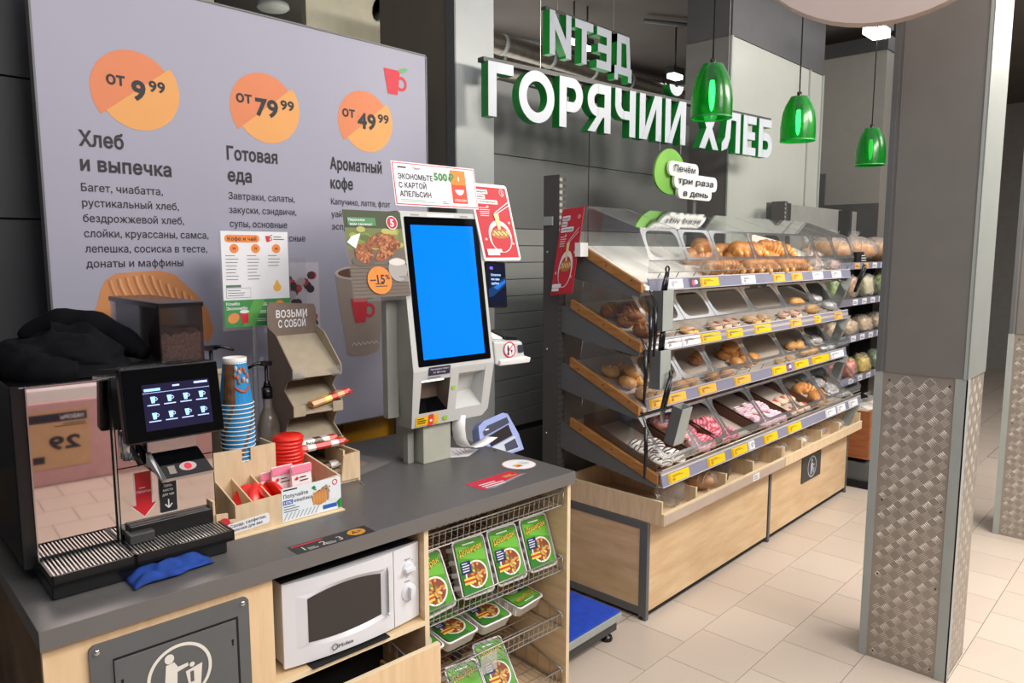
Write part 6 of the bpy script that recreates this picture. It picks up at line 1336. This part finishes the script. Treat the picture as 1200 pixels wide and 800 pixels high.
P4 = KL(); P4.rect(1.345, -.196, 1.365, -.18, MATS['label_lime'], 2, r=.002); P4.build('lime_sticker', t)
P4 = KL(); P4.rect(1.225, -.202, 1.325, -.168, yel, 2); P4.lines(1.23, -.178, .04, 3, .008, MATS['pack_brown'], .004, 3); P4.rect(1.277, -.206, 1.30, -.164, flat('E8402C', 'label_orange_red'), 3, r=.006); P4.ell(1.289, -.187, .006, .005, wht, 4, 12); P4.rect(1.303, -.198, 1.322, -.172, ora, 3); P4.build('yellow_label', t)

# receipt strip
b = MB(); pts = [(1.425, 1.0), (1.422, .95), (1.428, .91), (1.445, .882), (1.475, .868), (1.51, .867), (1.55, .876), (1.585, .889)]
vs = []
for u_, z in pts: vs += [(u_ + .018, .395, z), (u_ - .014, .432, z + .002)]
b.add(vs, [(2 * k, 2 * k + 1, 2 * k + 3, 2 * k + 2) for k in range(len(pts) - 1)], white_sh, True); o = b.build('receipt_paper', None, (1.43, .45, .848), c_); s = o.modifiers.new('s', 'SOLIDIFY'); s.thickness = .001; tag(o, 'white receipt strip curling out under the kiosk', 'receipt')
p = Print((0, 0, .8405), (1, 0, 0), (0, 1, 0), .0005); p.poly([(1.40, .43), (1.388, .535), (1.44, .615), (1.555, .45), (1.46, .40)], wht, 1); p.poly([(1.40, .47), (1.40, .53), (1.43, .55), (1.45, .50)], red, 2)
for i in range(4): p.line([(1.44 + .02 * i, .43 + .01 * i), (1.46 + .02 * i, .50)], .004, flat('D98A8A', 'flyer_pink'), 2)
tag(p.build('flyer', None, (1.46, .5, .8405), c_), 'white and red flyer lying behind the kiosk post', 'flyer')
# top sign
t = thing('kiosk_top_sign', 'white red-edged sign reading ЭКОНОМЬТЕ С КАРТОЙ АПЕЛЬСИН on top of the kiosk', 'sign', (1.33, .44, 1.74), c_)
O3 = Vector((1.183, .442, 1.757)); ux3 = Vector((1, .02, 0)).normalized(); uz3 = Vector((-.015, .16, 1)).normalized(); nn3 = ux3.cross(uz3); w, h = .375, .152
b = MB(); A = [O3, O3 + ux3 * w, O3 + ux3 * w + uz3 * h, O3 + uz3 * h]; b.add([*A, *[q - nn3 * .003 for q in A]], [(0, 1, 2, 3), (7, 6, 5, 4), (0, 4, 5, 1), (1, 5, 6, 2), (2, 6, 7, 3), (3, 7, 4, 0)], white_sh); b.build('board', t)
p = Print(O3, ux3, uz3, .0007); p.rect(.0, .0, w, h, wht, .5); p.rect(.004, .004, w - .004, h - .004, red, 1); p.rect(.007, .007, w - .007, h - .007, wht, 2)
p.lines(.025, h - .022, .05, 1, .01, ink, .005, 3); p.txt('Пакет', .09, h - .024, .008, ink, l=3)
for i, (s, ww) in enumerate((('ЭКОНОМЬТЕ', .15), ('С КАРТОЙ', .118), ('АПЕЛЬСИН', .135))): p.txt(s, .022, .092 - i * .030, .0185, ink, w=ww, l=3, bold=.03)
p.txt('500', .178, .097, .026, cg, w=.062, l=3, bold=.06); p.rect(.255, .018, .325, .138, flat('E0472E', 'sign_orange_red'), 3, r=.003); p.rect(.256, .085, .324, .137, flat('E58A2E', 'sign_orange'), 4, r=.003); p.txt('₽', .245, .097, .026, cg, l=5, bold=.05); p.ell(.29, .068, .021, .02, wht, 5, 20, pi, 2 * pi); p.rect(.287, .10, .294, .115, wht, 5); p.txt('АПЕЛЬСИН', .29, .025, .008, wht, w=.055, al='c', l=5, bold=.02); p.lines(.022, .02, .16, 2, .006, flat('9AB8A8', 'fine_print'), .002, 3)
p.lines(.205, .02, .03, 2, .006, gi, .002, 3); p.build('print', t)
# left leaflet
t = thing('kiosk_leaflet', 'leaflet with fried food photo and orange -15% badge left of the kiosk screen', 'leaflet', (1.07, .41, 1.46), c_)
O4 = Vector((.988, .40, 1.452)); ux4 = Vector((1, .03, 0)).normalized(); uz4 = Vector((-.06, .12, 1)).normalized(); w, h = .226, .285; n4 = ux4.cross(uz4)
b = MB(); b.add([O4 - ux4 * .004 - uz4 * .012, O4 + ux4 * (w + .004) - uz4 * .012, O4 + ux4 * (w + .004) + uz4 * h, O4 - ux4 * .004 + uz4 * h], [(0, 1, 2, 3)], acr_e); b.box(1.17, .41, 1.5, 1.21, .45, 1.52, kiosk_g); b.box(1.12, .46, 1.02, 1.165, .5, 1.50, kiosk_g) if 0 else None; b.build('clear_holder', t)
p = Print(O4, ux4, uz4, .0006); g1 = flat('6E7A44', 'leaf_olive'); g2 = flat('3E4A2E', 'leaf_shadow'); wd = flat('6E6258', 'photo_table')
p.rect(0, 0, w, h, wd, 1); p.rect(0, h * .55, w, h, g1, 2); p.rect(0, h * .8, w, h, g2, 3)
rs = random.Random(4)
for k in range(30): p.ell(rs.uniform(.02, w - .02), rs.uniform(h * .56, h * .8), .018, .01, flat(('9AA040', '5A6A34', '7E8A3C', 'B5B264')[k % 4]), 3, 8)
fr1, fr2, fr3 = flat('9A5A34', 'fried_a'), flat('C08050', 'fried_b'), flat('7A3E24', 'fried_c')
for (cx, cz, rx, rz_, a) in ((.135, .185, .06, .024, .12), (.06, .145, .035, .033, 0), (.15, .15, .055, .02, .5), (.17, .165, .045, .018, .4)):
    p.ell(cx, cz, rx, rz_, fr1, 4, 20, rot=a)
    for k in range(26): q = rs.uniform(0, 6.3); e = rs.random() ** .5 * .85; x, y = rx * cos(q) * e, rz_ * sin(q) * e; p.ell(cx + x * cos(a) - y * sin(a), cz + x * sin(a) + y * cos(a), .008, .0035, (fr2, fr3)[k % 2], 5, 7, rot=rs.uniform(0, 3))
p.ell(.055, .12, .045, .018, flat('5E564C', 'photo_plate'), 3.5); p.ell(.185, .09, .038, .04, flat('A8A4A0', 'photo_cup'), 5); p.ell(.185, .115, .034, .012, flat('D9D4CE', 'photo_cup_rim'), 6); p.poly([(.0, .18), (.03, .16), (.055, .21), (.02, .2)], wht, 6)
for k in range(9): p.rect(.0, .01 + .012 * k, w, .012 + .012 * k, flat('57504A', 'table_line'), 2)
p.rect(.012, h - .05, .12, h - .024, flat('4F8A5A', 'leaflet_green'), 6); p.txt('Нарежем', .016, h - .036, .009, wht, w=.062, l=7, bold=.01); p.txt('вам свежее!', .02, h - .05, .009, wht, w=.085, l=7, bold=.01)
p.ell(.185, h - .038, .023, .023, wht, 6); p.ell(.185, h - .038, .020, .020, flat('C8283C', 'badge_red'), 7); p.txt('5', .185, h - .050, .024, wht, al='c', l=8, bold=.04)
p.ell(.105, .055, .048, .046, flat('E98A34', 'badge_orange'), 7); p.txt('–15', .096, .046, .028, ink, w=.058, al='c', l=9, bold=.03); p.txt('%', .128, .058, .016, ink, l=9, bold=.02, w=.018); p.lines(.085, .042, .05, 2, .008, ink, .003, 8); p.build('print', t)
# cabinet-like grey strip behind the leaflet (kiosk rear support)
b = MB(); b.box(1.155, .47, 1.02, 1.20, .50, 1.55, kiosk_g); b.build('rear_support', bpy.data.objects['checkout_kiosk'])
# right poster
t = thing('kiosk_side_poster', 'red noodle poster in white frame attached right of the kiosk', 'poster', (1.62, .43, 1.57), c_)
O5 = Vector((1.562, .42, 1.567)); ux5 = Vector((1, .06, 0)).normalized(); uz5 = Vector((-.14, .16, 1)).normalized(); w, h = .203, .295; n5 = ux5.cross(uz5)
b = MB(); q = rrect(0, 0, w, h, .012); A = [O5 + ux5 * x + uz5 * y for x, y in q]; B5 = [v - n5 * .006 for v in A]; m_ = len(q); b.add(A + B5, [tuple(range(m_)), tuple(range(m_, 2 * m_))[::-1]] + [(k, m_ + k, m_ + (k + 1) % m_, (k + 1) % m_) for k in range(m_)], white_pl); b.build('frame', t)
p = Print(O5 + ux5 * .010 + uz5 * .012, ux5, uz5, .0007); noodle_art(p, w - .02, h - .024); p.build('print', t)
b = MB(); b.box(1.54, .44, 1.60, 1.60, .455, 1.64, kiosk_g); b.build('bracket', t)
# payment terminal
t = thing('payment_terminal', 'dark payment terminal with blue glow hanging right of the kiosk', 'payment terminal', (1.64, .42, 1.39), c_)
T5 = Matrix.Translation((1.632, .44, 1.475)) @ Matrix.Rotation(R(-8), 4, 'X') @ Matrix.Rotation(R(3), 4, 'Y')
b = MB(); b.T = T5; b.ext(rrect(-.049, -.088, .049, .088, .008), 'y', -.01, .012, black); b.box(.046, -.006, -.05, .054, .01, .04, black); b.build('body', t, bev=.003)
b = MB(); b.T = T5; b.box(-.05, .012, -.02, .0, .03, .02, blackm); b.box(-.09, .012, -.01, -.04, .02, .01, blackm); b.build('bracket', t)
p = Print(T5 @ Vector((0, -.0105, 0)), T5.to_3x3() @ Vector((1, 0, 0)), T5.to_3x3() @ Vector((0, 0, 1)), .0006); p.rect(-.044, -.08, .044, .082, mat('terminal_screen', '0A1024', .08, emit=.6), 1)
gl1, gl2 = mat('terminal_glow', '1C5FB0', .1, emit=.6), mat('terminal_glow_deep', '12305E', .1, emit=.5)
p.poly([(-.044, -.02), (.044, .03), (.044, -.0), (-.02, -.045), (-.044, -.05)], gl2, 2); p.poly([(-.02, -.012), (.044, .02), (.044, .008), (.0, -.02)], gl1, 3)
tx = mat('terminal_text', 'A8C8F8', .3, emit=.8)
for i, s in enumerate(('Оплатите', 'как вам', 'удобно')): p.txt(s, -.03, .032 - i * .016, .009, tx, l=4, w=(.05, .042, .038)[i], bold=.02)
p.ell(-.026, .062, .009, .006, mat('terminal_logo', '6A4FD8', .3, emit=.8), 4); p.build('screen', t)
# receipt printer
t = thing('receipt_printer', 'white receipt printer with no-alcohol sticker on the kiosk side', 'printer', (1.66, .42, 1.17), c_)
b = MB(); b.hexa([(1.585, .385, 1.175), (1.745, .385, 1.17), (1.72, .50, 1.17), (1.585, .50, 1.175)], [(1.585, .395, 1.262), (1.735, .395, 1.25), (1.71, .50, 1.285), (1.585, .50, 1.29)], kiosk_w); b.build('case', t, bev=.006)
b = MB(); b.hexa([(1.60, .378, 1.17), (1.76, .378, 1.168), (1.75, .40, 1.168), (1.60, .40, 1.17)], [(1.60, .374, 1.19), (1.762, .374, 1.188), (1.75, .40, 1.195), (1.60, .40, 1.195)], white_pl); b.build('front_ledge', t, bev=.003)
b = MB(); b.hexa([(1.66, .41, 1.262), (1.725, .41, 1.256), (1.70, .49, 1.28), (1.64, .49, 1.284)], [(1.66, .412, 1.275), (1.72, .412, 1.268), (1.70, .49, 1.296), (1.64, .49, 1.298)], black); b.build('cover', t)
b = MB(); b.hexa([(1.60, .42, 1.27), (1.65, .42, 1.266), (1.63, .49, 1.288), (1.59, .49, 1.29)], [(1.60, .42, 1.276), (1.65, .42, 1.272), (1.63, .49, 1.298), (1.59, .49, 1.300)], white_sh); b.build('paper', t)
p = Print((0, .3835, 1.175), (1, 0, 0), (0, .11, 1), .0008); p.rect(1.705, .035, 1.732, .065, ink, 1); p.ell(1.66, .052, .030, .030, wht, 1); p.poly([(1.648, .03), (1.656, .03), (1.658, .058), (1.652, .072), (1.648, .058)], ink, 2); p.poly([(1.664, .05), (1.676, .05), (1.67, .036)], ink, 2); p.rect(1.669, .028, 1.671, .037, ink, 2); p.ring(1.66, .052, .031, .0045, red, 3); p.line([(1.64, .032), (1.68, .072)], .004, red, 3); p.rect(1.635, -.002, 1.72, .02, wht, 2); p.lines(1.64, .012, .07, 2, .008, ink, .003, 3); p.build('stickers', t)
b = MB(); b.box(1.56, .42, 1.18, 1.59, .45, 1.24, kiosk_g); b.build('bracket', t)

# ================================================================== FLOOR SCALE AND ITS DISPLAY
blue = mat('scale_blue', '1C45B4', .4, var=.15, scale=30)
t = thing('platform_scale', 'blue-topped platform scale on the floor behind the counter end', 'scale', (2.2, 1.85, 0))
b = MB(); b.box(1.99, 1.675, .115, 2.425, 2.08, .125, blue); b.build('blue_mat', t, bev=.002)
b = MB(); b.box(1.985, 1.67, .085, 2.43, 2.085, .116, chrome if 0 else lt_metal); b.build('platform', t, bev=.002)
b = MB(); b.box(2.0, 1.685, .04, 2.415, 2.07, .085, dark_metal); b.build('frame', t)
for x, y in ((2.38, 1.71), (2.38, 2.04), (2.03, 1.71), (2.03, 2.04)): b = MB(); b.lathe([(0, 0), (.024, 0), (.026, .008), (.022, .02), (.008, .024), (.008, .045)], (x, y, 0), black, 14); b.build('foot', t)
b = MB(); b.tube([(2.1, 2.13, .06), (2.1, 2.13, .8)], .017, lt_metal, 10); b.box(2.05, 2.06, .05, 2.15, 2.15, .08, dark_metal); b.build('column', t)
T6 = Matrix.Translation((2.13, 2.11, .855)) @ Matrix.Rotation(R(-22), 4, 'X') @ Matrix.Rotation(R(-2), 4, 'Y')
pb = mat('periwinkle_plastic', '9FB0E6', .35, var=.02)
b = MB(); b.T = T6; b.ext([(-.105, -.10), (.115, -.10), (.113, -.03), (.085, .062), (.06, .072), (-.06, .06), (-.095, .045), (-.108, 0)], 'y', -.018, .025, pb); ind = b.build('indicator', t, bev=.010)
p = Print(T6 @ Vector((0, -.0195, 0)), T6.to_3x3() @ Vector((1, 0, 0)), T6.to_3x3() @ Vector((0, 0, 1)), .0012); p.poly([(-.082, .018), (-.05, .038), (.072, .05), (.076, .024), (-.08, .0)], flat('3B4058', 'indicator_navy'), 1); p.lines(-.07, .02, .03, 1, .01, wht, .006, 2); p.poly([(-.066, -.005), (.066, .018), (.072, -.03), (-.062, -.048)], flat('3A3436', 'indicator_lcd', .15), 2); p.poly([(-.062, -.052), (.085, -.034), (.09, -.09), (-.06, -.09)], flat('C9D2DE', 'indicator_pale'), 1); p.poly([(.01, -.055), (.08, -.045), (.085, -.085), (.01, -.085)], MATS['indicator_navy'], 2); p.build('face', ind)

# ================================================================== BEHIND THE PHOTOGRAPHER (seen only as reflections)
fp_ = mat('freezer_pink', 'C9A0A0', .4); fr_r = mat('meat_red', 'A8344A', .5, scale=9, h2='E0A0AA')
t = thing('meat_chiller', 'chilled meat counter reflected in the mirror door of the coffee machine', 'chiller', (1.3, -2.4, 0))
b = MB(); b.box(-.6, -2.8, 0, 3.4, -2.0, .58, fp_); b.build('cabinet', t, bev=.01)
b = MB(); b.box(-.6, -2.3, .58, 3.4, -2.02, .66, white_pl); b.build('rim', t)
for i in range(16): b = MB(); b.box(-.6 + i * .25, -2.75, .58, -.6 + i * .25 + .23, -2.33, .80 + .05 * (i % 3), fr_r); b.build('meat_pack', t, bev=.01)
t = thing('paper_notice', 'tan paper price notice on the chiller, seen reversed in the mirror door', 'notice', (1.04, -2.0, .13))
b = MB(); b.box(.85, -1.999, .12, 1.22, -1.996, .52, mat('kraft_paper', 'C9A57E', .7)); b.build('sheet', t)
p = Print((1.22, -1.9955, .12), (-1, 0, 0), (0, 0, 1), .0008); p.rect(.01, .32, .37, .38, ink, 1); p.txt('НАБОРЫ', .03, .335, .028, wht, w=.14, bold=.02); p.txt('29', .06, .13, .09, ink, w=.19, bold=.05); p.rect(.28, .04, .35, .09, ink, 1); p.lines(.02, .30, .2, 2, .014, ink, .005); p.build('print', t)

bpy.context.view_layer.update()
